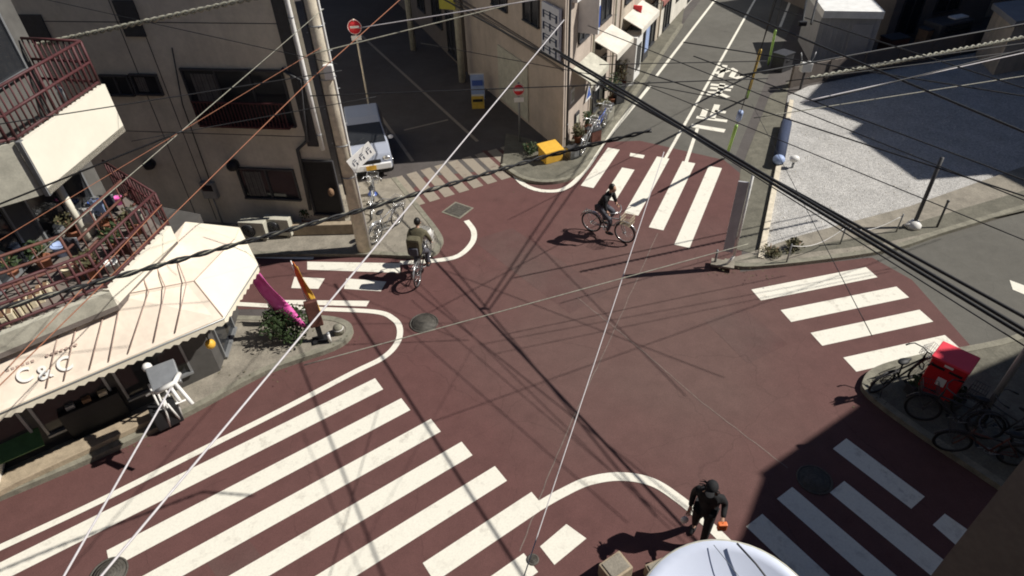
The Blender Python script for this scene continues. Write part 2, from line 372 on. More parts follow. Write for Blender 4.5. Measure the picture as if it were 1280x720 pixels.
# yard strip and gravel lot
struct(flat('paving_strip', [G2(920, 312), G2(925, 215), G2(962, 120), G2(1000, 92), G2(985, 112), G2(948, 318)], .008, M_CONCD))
lot = [G2(948, 322), G2(1100, 295), G2(1180, 272), G2(1290, 238), (21, 19), (25, 29.8), G2(1010, 108), G2(985, 120)]
struct(flat('gravel_lot', lot, .012, M_GRAVEL))
struct(flat('lot_edge_paving', [G2(920, 330), G2(948, 322), G2(1100, 295), G2(1290, 238), G2(1300, 262), G2(1100, 308)], .104, M_CONCD))

# ------------------------------------------------------------------ road markings
mk = MB(); ZM = .009
def line(px, wd=.15, k=8, z=.0125): mk.ribbon([(p.x, p.y) for p in smooth_path([G2(*p) for p in px], k)], wd, z)
def dirs(th): return Vector((math.cos(th), math.sin(th)))
CR = {'A': (.59293911, 10.00904449, -.88944464, .41372561), 'B': (.22186107, 10.85788009, -.91430463, .45394853),
      'C': (-1.00753429, 9.71697137, -.90073402, .43476426), 'D': (-2.02274512, -5.77630162, .89182864, .43470255)}
def stripe(c, k, p0, p1, m=None, z=ZM):        # zebra bar k of crossing c between two surveyed ends
    th, o, s_, w_ = CR[c]; d = dirs(th); n = Vector((-d.y, d.x)); sg = 1 if s_ > 0 else -1
    base = o+s_*k; e = base+sg*w_
    a = Vector(G2(*p0)).dot(d); b = Vector(G2(*p1)).dot(d)
    q = [d*a+n*base, d*b+n*base, d*b+n*e, d*a+n*e]
    (m or mk).poly([(v.x, v.y, z) for v in q])
stripe('A', 0, (-150, 770), (474, 480)); stripe('A', 1, (136, 700), (507, 505)); stripe('A', 2, (-60, 860), (545, 532)); stripe('A', 3, (40, 860), (584, 561))
stripe('A', 4, (150, 860), (627, 593)); stripe('A', 5, (536, 716), (671, 623)); stripe('A', 6, (500, 800), (661, 700))
stripe('B', 0, (945, 369), (1089, 340)); stripe('B', 1, (982, 395), (1128, 365)); stripe('B', 2, (1020, 424), (1158, 395)); stripe('B', 3, (1063, 457), (1190, 427))
stripe('C', 0, (1049, 555), (1147, 629)); stripe('C', 1, (1047, 608), (1190, 712)); stripe('C', 2, (981, 616), (1150, 760)); stripe('C', 3, (942, 651), (1060, 760))
stripe('D', 0, (767, 186), (735, 234)); stripe('D', 1, (785, 211), (756, 249)); stripe('D', 2, (828, 197), (789, 268)); stripe('D', 3, (861, 203), (819, 286)); stripe('D', 4, (894, 209), (852, 308))
d_ = MB()
mk.poly([G(1166, 656, ZM), G(1181, 642, ZM), G(1225, 673, ZM), G(1205, 690, ZM)][::-1])
mk.poly([G(675, 683, ZM), G(693, 706, ZM), G(733, 673, ZM), G(708, 655, ZM)])
mk.poly([G(788, 191, ZM), G(787, 195, ZM), G(804, 198, ZM), G(806, 194, ZM)])
mk.poly([G(1262, 350, ZM), G(1266, 362, ZM), G(1300, 376, ZM), G(1300, 364, ZM)])
line([(-120, 740), (0, 685), (120, 629), (240, 569), (350, 514), (440, 467), (478, 448), (496, 430), (500, 412), (492, 399), (468, 390), (390, 386), (290, 380), (200, 378)])
line([(500, 329), (545, 326), (573, 320), (590, 304), (592, 289), (583, 276)], .17)
line([(150, 318), (270, 320), (392, 323)], .13)
line([(641, 216), (655, 231), (680, 239), (708, 235), (732, 212), (753, 180)], .17)
line([(753, 180), (812, 108)], .15, 1); line([(820, 96), (890, 5), (905, -15)], .13, 1)
line([(828, 205), (942, 3), (955, -20)], .11, 1); line([(856, 208), (872, 160)], .12, 1); line([(975, 34), (990, -4)], .13, 1)
line([(864, 157), (906, 164)], .3, 1)
line([(672, 634), (700, 618), (735, 602), (775, 596), (815, 603), (850, 625), (880, 651), (930, 700)], .19)
# side street crossing (W)
mk.poly([G(384, 327, ZM), G(384, 337, ZM), G(500, 341, ZM), G(500, 329, ZM)])
mk.poly([G(355, 375, ZM), G(353, 380, ZM), G(458, 383, .0093), G(462, 376, .0093)])
mk.poly([G(368, 346, ZM), G(364, 360, ZM), G(398, 361, ZM), G(406, 348, ZM)])
mk.poly([G(433, 348, ZM), G(430, 361, ZM), G(476, 364, ZM), G(483, 352, ZM)])
struct(mk.build('road_markings', M_LINE, base=False))
# faded crossing over the alley mouth
fd = MB()
for i in range(-3, 7):
    t = i/6.2; a = Vector(G2(556, 247)).lerp(Vector(G2(664, 214)), t); dv = Vector((-.45, .89)); sv = (Vector(G2(664, 214))-Vector(G2(556, 247))).normalized()*.36
    p = [a, a+sv, a+sv+dv*2.1, a+dv*2.1]; fd.poly([(v.x, v.y, .0095) for v in p])
struct(fd.build('faded_crossing', M_FADED, base=False))
al_l = MB(); al_l.ribbon([G2(465, 130), G2(516, 202)], .12, .011); al_l.ribbon([G2(450, 43), G2(597, 177)], .13, .011); al_l.ribbon([G2(505, 163), G2(560, 150)], .1, .011)
struct(al_l.build('alley_lines', M_FADED, base=False))
# "tomare" painted on the road, read by traffic coming towards the crossing
gl = MB()
C3 = [Vector(G2(893, 140)), Vector(G2(900, 113)), Vector(G2(912, 90))]
rd = (C3[2]-C3[0]).normalized()
def glyph(c, strokes, sx=1.2, sy=1.6, wd=.23):
    ux = Vector((-rd.y, rd.x)); uy = -rd       # characters face drivers coming down the road
    ux = Vector((rd.y, -rd.x)); uy = rd
    for st in strokes:
        pts = [c+ux*(x-.5)*sx+uy*(y-.5)*sy for x, y in st]
        gl.ribbon(pts, wd, .0105)
glyph(C3[0], [[(.5, .95), (.5, .08)], [(.5, .55), (.85, .55)], [(.2, .6), (.2, .08)], [(.02, .06), (.98, .06)]])
glyph(C3[1], [[(.12, .82), (.88, .82)], [(.15, .58), (.85, .58)], [(.5, .98), (.5, .3), (.38, .12), (.18, .14), (.18, .28), (.45, .32), (.85, .1)]])
glyph(C3[2], [[(.25, .98), (.25, .02)], [(.05, .75), (.42, .75), (.05, .25)], [(.3, .45), (.62, .78), (.68, .65), (.62, .15), (.8, .08), (.96, .28)]])
struct(gl.build('stop_lettering', M_LINE, base=False))
# sealed joints and cracks in the surface
jt = MB()
for px in ([(722, 372), (800, 436), (880, 505), (985, 585)], [(650, 690), (700, 560), (760, 430), (822, 292)]):
    pts = smooth_path([G2(*p) for p in px], 14); jt.ribbon([(p.x+random.uniform(-.012, .012), p.y+random.uniform(-.012, .012)) for p in pts], .022, .0078)
struct(jt.build('surface_joint', mat('joint_filler', (.20, .15, .13), .8, 9, .4), base=False))

pt = MB()
def patch(px, z): pt.poly([G(x, y, z) for x, y in px])
M_PATCH = road_mat('patched_asphalt', (.120, .062, .057), (.130, .086, .076))
patch([(590, 300), (640, 285), (760, 365), (712, 392)], .0062); patch([(880, 400), (930, 385), (985, 430), (935, 455)], .0063); patch([(250, 690), (300, 660), (330, 700), (280, 735)], .0064)
struct(pt.build('asphalt_patch', M_PATCH, base=False))
# ------------------------------------------------------------------ manholes
def manhole(px, r, label, square=False, rz=0.):
    c = G(*px, .0); t = thing('manhole_cover', label, 'manhole cover', c, rz)
    if square:
        MB().box((0, 0, .010), (r*2, r*2, .012)).build('frame', M_KERB, t, True)
        b = MB().box((0, 0, .019), (r*1.7, r*1.7, .01))
        for i in range(6): b.box((0, (i-2.5)*r*.26, .026), (r*1.5, .03, .006))
        b.build('lid', M_IRON, t, True)
    else:
        MB().ring((0, 0, .012), (0, 0, 1), r, .02, 32, 6).build('frame', M_IRON, t, True)
        b = MB().disc((0, 0, .012), (0, 0, 1), r-.02, 32, .014)
        for i in range(5): b.ring((0, 0, .02), (0, 0, 1), r*(.15+.16*i), .006, 24, 4)
        b.build('lid', M_IRON, t, True)
manhole((530, 404), .34, 'round dark manhole cover beside the curved white line west of the junction')
manhole((1018, 600), .31, 'round manhole cover in shade beside the lower right crossing')
manhole((572, 263), .36, 'square dark hatch cover in front of the alley crossing', True, rad(-35))
manhole((666, 700), .09, 'tiny round valve cover at the bottom between white crossing bars')
manhole((136, 718), .3, 'round manhole cover at the bottom left between crossing bars')

# ================================================================== BUILDINGS
def window(parent, P, px=None, uv=None, frame=M_DGREY, pane=M_DARKG, name='window', mull=1, depth=.07, label=None):
    u0, u1, z0, z1 = uv if uv else P.rect(*px)
    b = MB(); t = .05
    b.pbox(P, u0, u1, .0, depth, z1-t, z1); b.pbox(P, u0, u1, .0, depth+.03, z0, z0+t)
    b.pbox(P, u0, u0+t, .0, depth-.004, z0+t, z1-t); b.pbox(P, u1-t, u1, .0, depth-.004, z0+t, z1-t)
    for i in range(mull):
        c = u0+(u1-u0)*(i+1)/(mull+1); b.pbox(P, c-.025, c+.025, .0, depth-.01, z0+t, z1-t)
    f = b.build(name, frame, parent)
    MB().pbox(P, u0+t, u1-t, .002, .02, z0+t, z1-t).build('pane', pane, f)
    if label: f['label'] = label
    return f

# ---- west house (dark grey render, faces the camera)
HP = Plane((-4.85, 15.95), (-9.6, 16.7))
hb = thing('house', 'grey rendered three storey house in shade behind the left utility pole', 'house', (-10, 19, 0))
back = Vector((-.43, .9))
A_ = Vector((-4.85, 15.95)); B_ = HP.pt(22, 0, 0).to_2d()
MB().prism([A_, B_, B_+back*9, A_+back*9], 0, 9.3).build('wall', M_HOUSE, hb)
MB().prism([A_+Vector((.3, -.3)), B_+Vector((0, -.3)), B_+back*9.3, A_+back*9.3+Vector((.3, 0))], 9.303, 9.5).build('roof', M_ROOFG, hb)
w1 = window(hb, HP, (130, 93, 165, 119)); w2 = window(hb, HP, (167, 92, 201, 118), mull=0)
w3 = window(hb, HP, (238, 86, 362, 156), mull=2)
gr = MB(); u0, u1, z0, z1 = HP.rect(246, 130, 356, 158, .3)
for i in range(26): c = u0+(u1-u0)*i/25; gr.pbox(HP, c-.012, c+.012, .28, .31, z0, z1)
gr.pbox(HP, u0-.03, u1+.03, .27, .32, z1, z1+.04); gr.pbox(HP, u0-.03, u1+.03, .0, .32, z0-.05, z0)
gr.build('window_grille', M_RAIL, hb)
window(hb, HP, (302, 210, 372, 248), mull=1)
window(hb, HP, (385, 200, 424, 268), mull=0, name='entrance_door', pane=M_BLACK)
b = MB(); b.pbox(HP, *HP.rect(370, 62, 384, 180)[:2], .01, .05, 2.8, 9.0); b.build('recess_strip', M_DGREY, hb)
for x0, x1, y0 in ((0, 60, -10), (68, 150, -12)):
    pass
u, z = HP.hit(60, 30); 
b = MB()
for px_ in ((150, 0, 175, 45), (20, 18, 60, 55)):
    a0, a1, zz0, zz1 = HP.rect(*px_); MB().pbox(HP, a0, a1, 0, .06, zz0, zz1).build('wall_panel', M_DGREY, hb)
b = MB()                                                  # expansion joints
for x, y in ((215, 130), (160, 60)):
    u, z = HP.hit(x, y); b.pbox(HP, u-.012, u+.012, .0, .004, .2, 9.2)
for zz in (3.05, 6.0): b.pbox(HP, .1, 21.8, .0, .004, zz, zz+.02)
b.build('wall_joint', M_DGREY, hb)
a0, a1, zz0, zz1 = HP.rect(238, 80, 300, 86)
# drainpipe on the corner
u, z = HP.hit(416, 180)
dp = thing('drainpipe', 'white downpipe on the corner of the grey house left of the pole', 'drainpipe', HP.pt(.12, .1, 2.7))
MB().tube([HP.pt(.12, .12, z_) for z_ in (2.75, 5, 7, 9.2)], .06, 10).build('pipe', M_WHITE, dp)
b = MB(); [b.ring(HP.pt(.12, .12, z_), (0, 0, 1), .065, .014, 12, 5) for z_ in (3.2, 4.7, 6.2, 7.7)]; b.build('bracket', M_GREYM, dp)
# wall dishes / vents
def vent(px, r, label):
    u, z = HP.hit(*px); c = HP.pt(u, 0, z); t = thing('wall_vent', label, 'vent', c)
    n = Vector((HP.n.x, HP.n.y, 0))
    MB().tube([c+n*.003, c+n*.14], r*.8, 14).build('duct', M_DGREY, t)
    MB().ell(c+n*.16, (r, r, r), 14, 8, z0=-.6, z1=1).build('hood', M_BLACK, t)
vent((190, 203), .16, 'black round vent hood on grey wall between balcony and pink cable')
vent((294, 204), .17, 'black vent hood at upper left corner of the lower house window')
u0, u1, z0, z1 = HP.rect(255, 226, 272, 245); gm = thing('gas_meter', 'pale grey meter box on the grey house wall above shrubs', 'meter', HP.pt(u0, 0, z0))
MB().pbox(HP, u0, u1, .003, .16, z0, z1).build('case', M_GREYM, gm, bevel=.015); MB().pbox(HP, u0+.05, u1-.05, .16, .17, (z0+z1)/2, z1-.06).build('dial', M_DARKG, gm)
MB().tube([HP.pt((u0+u1)/2, .06, z0), HP.pt((u0+u1)/2, .06, .12)], .02, 8).build('pipe', M_GREYM, gm)
# air conditioners
def aircon(px, label):
    c = G(*px, .15); t = thing('air_conditioner', label, 'air conditioner', (c.x, c.y, .12), math.atan2(HP.d.y, HP.d.x)+math.pi, 'outdoor units at the house wall')
    MB().box((0, 0, .33), (.78, .28, .56)).build('case', M_CREAMG, t, True, bevel=.02)
    f = MB(); f.disc((-.12, -.15, .33), (0, 1, 0), .21, 24, .02); f.build('fan', M_BLACK, t, True)
    g_ = MB(); [g_.ring((-.12, -.165, .33), (0, 1, 0), r, .006, 20, 4) for r in (.06, .11, .16, .21)]; g_.build('fan_guard', M_GREYM, t, True)
    MB().box((.28, 0, .025), (.08, .3, .05)).box((-.28, 0, .025), (.08, .3, .05)).build('foot', M_CONC, t, True)
aircon((352, 292), 'outdoor air conditioner unit under the lower house window, right one'); aircon((322, 296), 'outdoor air conditioner unit nearer the white awning, left one')
b = MB()
pp = [HP.hit(x, y, .08) for x, y in ((352, 86), (374, 100), (384, 176), (372, 187), (388, 262))]
b.tube([HP.pt(u_, .08, z_) for u_, z_ in pp], .05, 8); b.build('waste_pipe', M_DGREY, hb)
pp = [HP.hit(x, y, .05) for x, y in ((215, 60), (228, 130), (262, 225))]
MB().tube([HP.pt(u_, .05, z_) for u_, z_ in pp], .015, 6).build('wall_cable', M_DGREY, hb)
for (x0, y0, x1, y1) in ((244, 92, 275, 128), (172, 96, 184, 114), (308, 214, 330, 244)):
    u0, u1, z0, z1 = HP.rect(x0, y0, x1, y1); b = MB()
    for k in range(8): b.pbox(HP, u0+(u1-u0)*k/8, u0+(u1-u0)*(k+.8)/8, .021, .03+.012*(k % 2), z0, z1)
    b.build('curtain', mat('curtain_cloth', (.16, .15, .14), .9, 6, .3), hb)
# low planter wall in front of the house
b = MB(); P2 = Plane(G2(452, 296), G2(300, 300)); b.pbox(P2, 0, P2.L*1.05, -.2, 0, .1, .45); tag(b.build('low_wall', M_TILE, bevel=.02), 'low pale block wall along the side street in front of the grey house', 'wall')
lt = thing('door_light', 'small orange lamp shade beside the dark entrance', 'lamp', HP.pt(.75, .15, 1.2))
u, z = HP.hit(414, 240, .12); MB().ell(HP.pt(u, .14, z), (.09, .08, .13), 12, 8).build('shade', M_WOOD, lt); MB().pbox(HP, u-.04, u+.04, .003, .1, z-.05, z+.05).build('bracket', M_DGREY, lt)
# plaque above door
u0, u1, z0, z1 = HP.rect(395, 200, 418, 214, .02)

# ---- foliage helper
def leaf_clump(b, c, r, n, s=.05):
    c = V3(c)
    for _ in range(n):
        v = Vector((random.gauss(0, 1), random.gauss(0, 1), random.gauss(0, 1))).normalized()*(random.random()**.45)
        p = c+Vector((v.x*r[0], v.y*r[1], v.z*r[2])); a = Vector((random.gauss(0, 1), random.gauss(0, 1), random.gauss(0, 1))).normalized(); e = a.orthogonal().normalized()
        L = s*random.uniform(.6, 1.4)
        b.add([p-a*L, p+e*L*.45, p+a*L, p-e*L*.45], [(0, 1, 2, 3)])
def plant(px, r, h, label, m=M_LEAF, pot=True, z=.1, n=260, s=.05, name='potted_plant', grp=None, at=None):
    c = at if at is not None else G(*px, z); t = thing(name, label, 'plant', c, 0, grp)
    hh = 0
    if pot:
        hh = .26; MB().lathe((0, 0, .0), [(.1, 0), (.14, .22), (.155, .22), (.155, .26), (.13, .26), (.12, .23)], 14).build('pot', M_TERRA, t, True)
    st = MB()
    for k in range(5):
        a = k*1.3; st.tube([(0, 0, hh*.8), (math.cos(a)*r*.3, math.sin(a)*r*.3, hh+h*.4), (math.cos(a)*r*.6, math.sin(a)*r*.6, hh+h*.8)], .012, 5)
    st.build('stem', M_WOOD, t, True)
    b = MB()
    for k in range(7):
        leaf_clump(b, (random.uniform(-.5, .5)*r, random.uniform(-.5, .5)*r, hh+h*random.uniform(.25, .85)), (r*.6, r*.6, h*.3), n//7, s)
    b.build('foliage', m, t, True)
    return t
plant((232, 268), .45, .8, 'dark shrub against the grey house wall left of the meter box', pot=False, n=420)
plant((282, 262), .5, .9, 'dark bushy shrub beside the air conditioners at the grey house', pot=False, n=420)
plant((207, 262), .4, .7, 'small dark shrub at the wall next to the balcony clutter', pot=False, n=300)
plant((386, 283), .2, .35, 'small potted plant right of the air conditioners under the dark cable', n=120)
plant((403, 262), .22, .45, 'potted plant at the foot of the dark entrance', m=M_LEAF2, n=140)

# ---- middle building
P_L = Plane((1.98, 20.5), (-1.6, 28.4)); P_R = Plane((1.98, 20.5), (4.6, 25.77))
mb = thing('corner_building', 'pinkish rendered building on the corner between alley and road', 'building', (2, 24.5, 0))
MB().prism([(1.98, 20.5), (4.6, 25.77), (1.6, 29.9), (-1.6, 28.4)], 0, 9.6).build('wall', M_MIDW, mb)
MB().prism([(1.96, 20.1), (5.1, 25.8), (1.6, 30.4), (-2.1, 28.5)], 9.603, 9.8).build('roof', M_ROOFG, mb)
b = MB()
for zz in (2.9, 3.1, 5.8): b.pbox(P_L, .02, P_L.L, 0, .05, zz, zz+.07)
b.build('ledge', M_BROWNW, mb)
u0, u1, z0, z1 = P_L.rect(606, 50, 655, 85)
MB().pbox(P_L, 2.6, 5.2, .0, .05, .15, 2.3).build('shutter', M_CREAMG, mb)
window(mb, P_L, uv=(4.2, 5.6, 3.7, 4.9)); window(mb, P_L, uv=(1.7, 2.9, 3.8, 4.8))
window(mb, P_R, uv=(1.2, 2.2, 3.4, 4.6)); window(mb, P_R, uv=(3.4, 4.6, 3.4, 4.6))
window(mb, P_R, uv=(3.0, 4.4, .2, 2.1), name='glass_door', mull=1)
# vertical sign board on its left face
u0, u1, z0, z1 = P_L.rect(674, 8, 698, 74, .25)
vs_ = thing('vertical_sign', 'tall white sign with dark blue lettering on the shaded corner building', 'sign', P_L.pt(.5, .1, z0))
u0 = max(u0, .12); u1 = max(u1, u0+.8)
MB().pbox(P_L, u0, u1, .06, .16, z0, z1).build('board', mat('sign_board_white', (.62, .64, .70), .5, 5, .1), vs_)
b = MB(); hN = (z1-z0)/5.2
for i in range(4):
    zc = z1-.35*hN-(i+.6)*hN*1.15
    b.pbox(P_L, u0+.1, u1-.1, .161, .166, zc+.28*hN, zc+.36*hN); b.pbox(P_L, (u0+u1)/2-.05, (u0+u1)/2+.05, .167, .17, zc-.35*hN, zc+.42*hN)
    b.pbox(P_L, u0+.18, u1-.18, .171, .174, zc-.02*hN, zc+.06*hN); b.pbox(P_L, u0+.1, u0+.2, .175, .178, zc-.38*hN, zc+.3*hN); b.pbox(P_L, u1-.2, u1-.1, .175, .178, zc-.38*hN, zc+.3*hN)
b.build('lettering', M_NAVY, vs_); b = MB(); b.pbox(P_L, u0+.3, u0+.36, 0, .06, z0+.3, z0+.36); b.pbox(P_L, u0+.3, u0+.36, 0, .06, z1-.4, z1-.34); b.build('bracket', M_DGREY, vs_)

def simple_building(name, label, pts, h, m, planes=(), roofm=M_ROOFG, wins=(), over=.15):
    c = sum((Vector(p) for p in pts), Vector((0, 0)))/len(pts)
    t = thing(name, label, 'building', (c.x, c.y, 0)); MB().prism(pts, 0, h).build('wall', m, t)
    MB().prism([tuple(c+(Vector(p)-c)*(1+over/max(1, (Vector(p)-c).length))) for p in pts], h+.003, h+.22).build('roof', roofm, t)
    for P, uv in wins: window(t, P, uv=uv)
    return t
Pa = Plane((4.7, 25.95), (7.6, 31.8)); Pb = Plane((7.75, 32.1), (12.8, 42.2))
simple_building('shop_building', 'cream building with awnings along the left side of the far road', [(4.7, 25.95), (7.6, 31.8), (4.2, 34), (1.9, 30.2)], 7.5, M_BEIGE, wins=[(Pa, (.3, 1.6, 3.3, 4.6)), (Pa, (2.4, 3.8, 3.3, 4.6)), (Pa, (4.4, 5.8, .2, 2.2)), (Pa, (.4, 2.2, .2, 2.2))])
simple_building('shop_building', 'white building at the far left end of the upper road', [(7.75, 32.1), (12.8, 42.2), (8, 46), (4.6, 34.6)], 6.5, M_WHITEW, wins=[(Pb, (.6, 1.8, .2, 2.2)), (Pb, (3, 4.6, 1, 2.3)), (Pb, (6, 7.2, .2, 2.2))])
Pc = Plane((-1.75, 28.7), (-6.6, 41.5))
simple_building('alley_building', 'brown building in shade on the right side of the alley', [(-1.75, 28.7), (1.4, 30.4), (0, 44), (-6.6, 41.5)], 7, M_BROWNW, wins=[(Pc, (1, 2.3, .2, 2.2)), (Pc, (3, 4.6, 1, 2.4)), (Pc, (6, 7.4, 1, 2.4))])
Pd = Plane((-9.2, 25.4), (-15, 38))
simple_building('alley_building', 'grey building on the left side of the alley behind the house', [(-9.2, 25.4), (-15, 38), (-22, 36), (-17, 25)], 6, M_HOUSE2, wins=[])
Pe = Plane((-16, 43), (-2, 47))
simple_building('alley_building', 'dark building closing the far end of the alley', [(-16, 43), (-2, 47), (-4, 54), (-20, 50)], 6, M_HOUSE2, wins=[(Pe, (2, 4, 1, 3)), (Pe, (6, 8, 1, 3))])

# shop awnings on right face
def awning(P, u0, u1, z, out, drop, m, label, name='awning', val=True):
    t = thing(name, label, 'awning', P.pt((u0+u1)/2, 0, z-drop), 0)
    q = [P.pt(u0, .004, z), P.pt(u1, .004, z), P.pt(u1, out, z-drop), P.pt(u0, out, z-drop)]
    MB().slab(q, .03).build('canvas', m, t)
    MB().pbox(P, u0, u1, out-.02, out+.01, z-drop-.2, z-drop-.02).build('valance', m, t)
    b = MB(); [b.tube([P.pt(u, .01, z-.6), P.pt(u, out-.05, z-drop-.05)], .015, 5) for u in (u0+.05, u1-.05)]; b.build('arm', M_GREYM, t)
awning(P_R, .7, 2.6, 2.7, .7, .35, M_CREAMG, 'dirty cream sloping awning on the sunlit side of the corner building')
awning(P_R, 2.9, 4.9, 3.0, .9, .4, M_WHITEW, 'cream awning over the glass door of the corner building')
awning(Pa, .3, 3.0, 2.8, .8, .35, M_WHITEW, 'broad white awning on the cream shop building')
awning(Pa, 3.6, 5.9, 3.0, .8, .35, mat('red_canvas', (.34, .14, .12), .8, 4, .2), 'red edged awning further up the upper road')
awning(Pb, .5, 3, 2.8, .8, .3, M_DGREY, 'dark awning on the white building at the far end of the road')
# side items on the right pavement
def ac_wall(P, u, z, label):
    t = thing('wall_box', label, 'box', P.pt(u, 0, z)); MB().pbox(P, u, u+.4, .003, .2, z, z+.5).build('case', M_WHITE, t, bevel=.01); MB().pbox(P, u+.05, u+.35, .2, .21, z+.1, z+.35).build('cover', M_DGREY, t)
ac_wall(P_R, .5, 4.9, 'white utility box high on the sunlit wall'); ac_wall(P_R, 2.8, 1.2, 'white meter box beside the glass door of the corner building')
def tri_sign(P, u, z, label):
    t = thing('triangle_sign', label, 'sign', P.pt(u, 0, z)); s = .34
    MB().add([P.pt(u-s, .05, z-.25), P.pt(u+s, .05, z-.25), P.pt(u, .05, z+.38), P.pt(u-s, .08, z-.25), P.pt(u+s, .08, z-.25), P.pt(u, .08, z+.38)], [(0, 1, 2), (3, 5, 4), (0, 3, 4, 1), (1, 4, 5, 2), (2, 5, 3, 0)]).build('plate', M_WHITE, t)
    s = .24; MB().add([P.pt(u-s, .085, z-.17), P.pt(u+s, .085, z-.17), P.pt(u, .085, z+.26), P.pt(u, .07, z)], [(0, 1, 2)]).build('blue_centre', M_BLUE, t)
    MB().pbox(P, u-.03, u+.03, .003, .05, z-.1, z+.1).build('bracket', M_DGREY, t)
u, z = P_R.hit(736, 116, .08); tri_sign(P_R, u, z, 'blue triangular sign with white rim on the sunlit wall')
for i, (px, r, h, l) in enumerate([((722, 178), .28, .5, 'potted plant nearest the yellow box at the corner wall'), ((735, 165), .25, .6, 'potted plant second from the corner under the blue triangle sign'),
        ((752, 148), .3, .5, 'potted plant in front of the white awning'), ((764, 130), .35, .9, 'tall leafy plant at the shop front edge of the road'), ((778, 110), .4, 1.0, 'large bush at the kerb by the start of the far white line'),
        ((726, 150), .2, .4, 'small potted plant close to the sunlit wall'), ((790, 95), .3, .7, 'plant beside the red edged awning')]):
    plant(px, r, h, l, m=M_LEAF if i % 2 else M_LEAF2, n=220, s=.06, grp='plants along the sunlit shop front')

def wall_thing(name, label, cat, P, px, sz, m, m2=None, off=.1):
    u, z = P.hit(*px, off); t = thing(name, label, cat, P.pt(u, 0, z)); w_, h_, d_ = sz
    MB().pbox(P, u-w_/2, u+w_/2, .004, d_, z-h_/2, z+h_/2).build('body', m, t, bevel=.01)
    MB().pbox(P, u-w_*.35, u+w_*.35, d_+.001, d_+.012, z-h_*.3, z+h_*.3).build('face', m2 or M_DGREY, t)
wall_thing('poster', 'white poster left of the blue triangle sign on the sunlit wall', 'poster', P_R, (716, 120), (.35, .5, .03), M_WHITE, M_CREAMG, .03)
wall_thing('notice_board', 'dark notice board low on the sunlit wall near the corner', 'board', P_R, (722, 150), (.4, .6, .06), M_DGREY, M_CREAMG, .06)
wall_thing('projecting_sign', 'white projecting shop sign above the cream awning', 'sign', P_R, (742, 20), (.15, 1.1, .7), M_WHITE, M_BLUE, .5)
wall_thing('projecting_sign', 'red projecting shop sign on the cream building', 'sign', Pa, (800, 20), (.12, .8, .35), M_REDD, M_WHITE, .3)
wall_thing('vending_machine', 'white vending machine against the cream shop building', 'vending machine', Pa, (792, 70), (.9, 1.75, .7), M_WHITE, M_DARKG, .5)
wall_thing('vending_machine', 'dark vending machine further up beside the white one', 'vending machine', Pa, (806, 48), (.8, 1.75, .6), M_DGREY, M_SKYB, .5)
wall_thing('wall_fan', 'round edged black vent box between the two upper windows', 'vent', P_R, (750, 55), (.35, .3, .2), M_BLACK, M_DGREY, .1)
for k_, (u_, l_) in enumerate(((.18, 'thin black downpipe nearest the sunlit corner'), (2.65, 'pale downpipe between the two awnings of the corner building'), (5.1, 'pale downpipe at the far end of the corner building'))):
    t = thing('drainpipe', l_, 'drainpipe', P_R.pt(u_, .08, .1)); MB().tube([P_R.pt(u_, .08, z_) for z_ in (.12, 4, 9.3)], .04, 8).build('pipe', M_DGREY if k_ == 0 else M_CREAMG, t)
    b = MB(); [b.ring(P_R.pt(u_, .08, z_), (0, 0, 1), .045, .012, 10, 4) for z_ in (1, 3.3, 5.5, 7.8)]; b.build('bracket', M_GREYM, t)
for px_, m_, h_, l_ in (((742, 176), M_RUST, .45, 'rust coloured crate among the bicycles at the sunlit wall'), ((758, 150), M_CREAMG, .6, 'pale bin beside the pots under the white awning'), ((772, 128), M_DGREY, .7, 'dark bin in front of the cream awning'), ((716, 196), M_GREYM, .35, 'low grey box close to the yellow grit box'), ((784, 106), M_WHITE, .5, 'white crate near the kerb bush')):
    t = thing('crate', l_, 'crate', G(*px_, .1), rad(28)); MB().box((0, 0, h_/2), (.42, .34, h_)).build('body', m_, t, True, bevel=.02); MB().box((0, 0, h_+.015), (.44, .36, .03)).build('lid', M_DGREY, t, True)
# ---- signs and poles
def pole(px, r, h, label, m=M_POLE, taper=.7, name='utility_pole', z=.0, bands=True, at=None):
    c = at if at is not None else G(*px, z); t = thing(name, label, 'pole', (c.x, c.y, z))
    MB().tube([(0, 0, 0), (0, 0, h*.5), (0, 0, h)], r, 16, r1=r*taper).build('shaft', m, t, True)
    if bands:
        for k, zz in enumerate((2.4, 3.3, 5.0, 6.2)):
            if zz < h: MB().ring((0, 0, zz), (0, 0, 1), (r+(r*taper-r)*zz/h)+.006, .018, 18, 5).build('band', M_GREYM, t, True)
    return t
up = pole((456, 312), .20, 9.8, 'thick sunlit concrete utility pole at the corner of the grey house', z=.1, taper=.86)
b = MB()
for k in range(12): a = (k % 2)*math.pi; b.tube([(0, 0, 2+k*.45), (.24*math.cos(a+.3), .24*math.sin(a+.3), 2+k*.45)], .012, 5)
b.build('climbing_peg', M_GREYM, up, True)
MB().tube([(.19, -.08, .1), (.185, -.08, 3), (.18, -.07, 6), (.17, -.07, 9)], .028, 8).build('cable_duct', M_WHITE, up, True)
MB().tube([(-.15, -.13, 1.9), (-.15, -.13, 5), (-.14, -.12, 9)], .03, 8).build('cable_duct', M_DGREY, up, True)
MB().box((.12, -.2, 5.2), (.22, .14, .34)).build('junction_box', M_WHITE, up, True, bevel=.02)
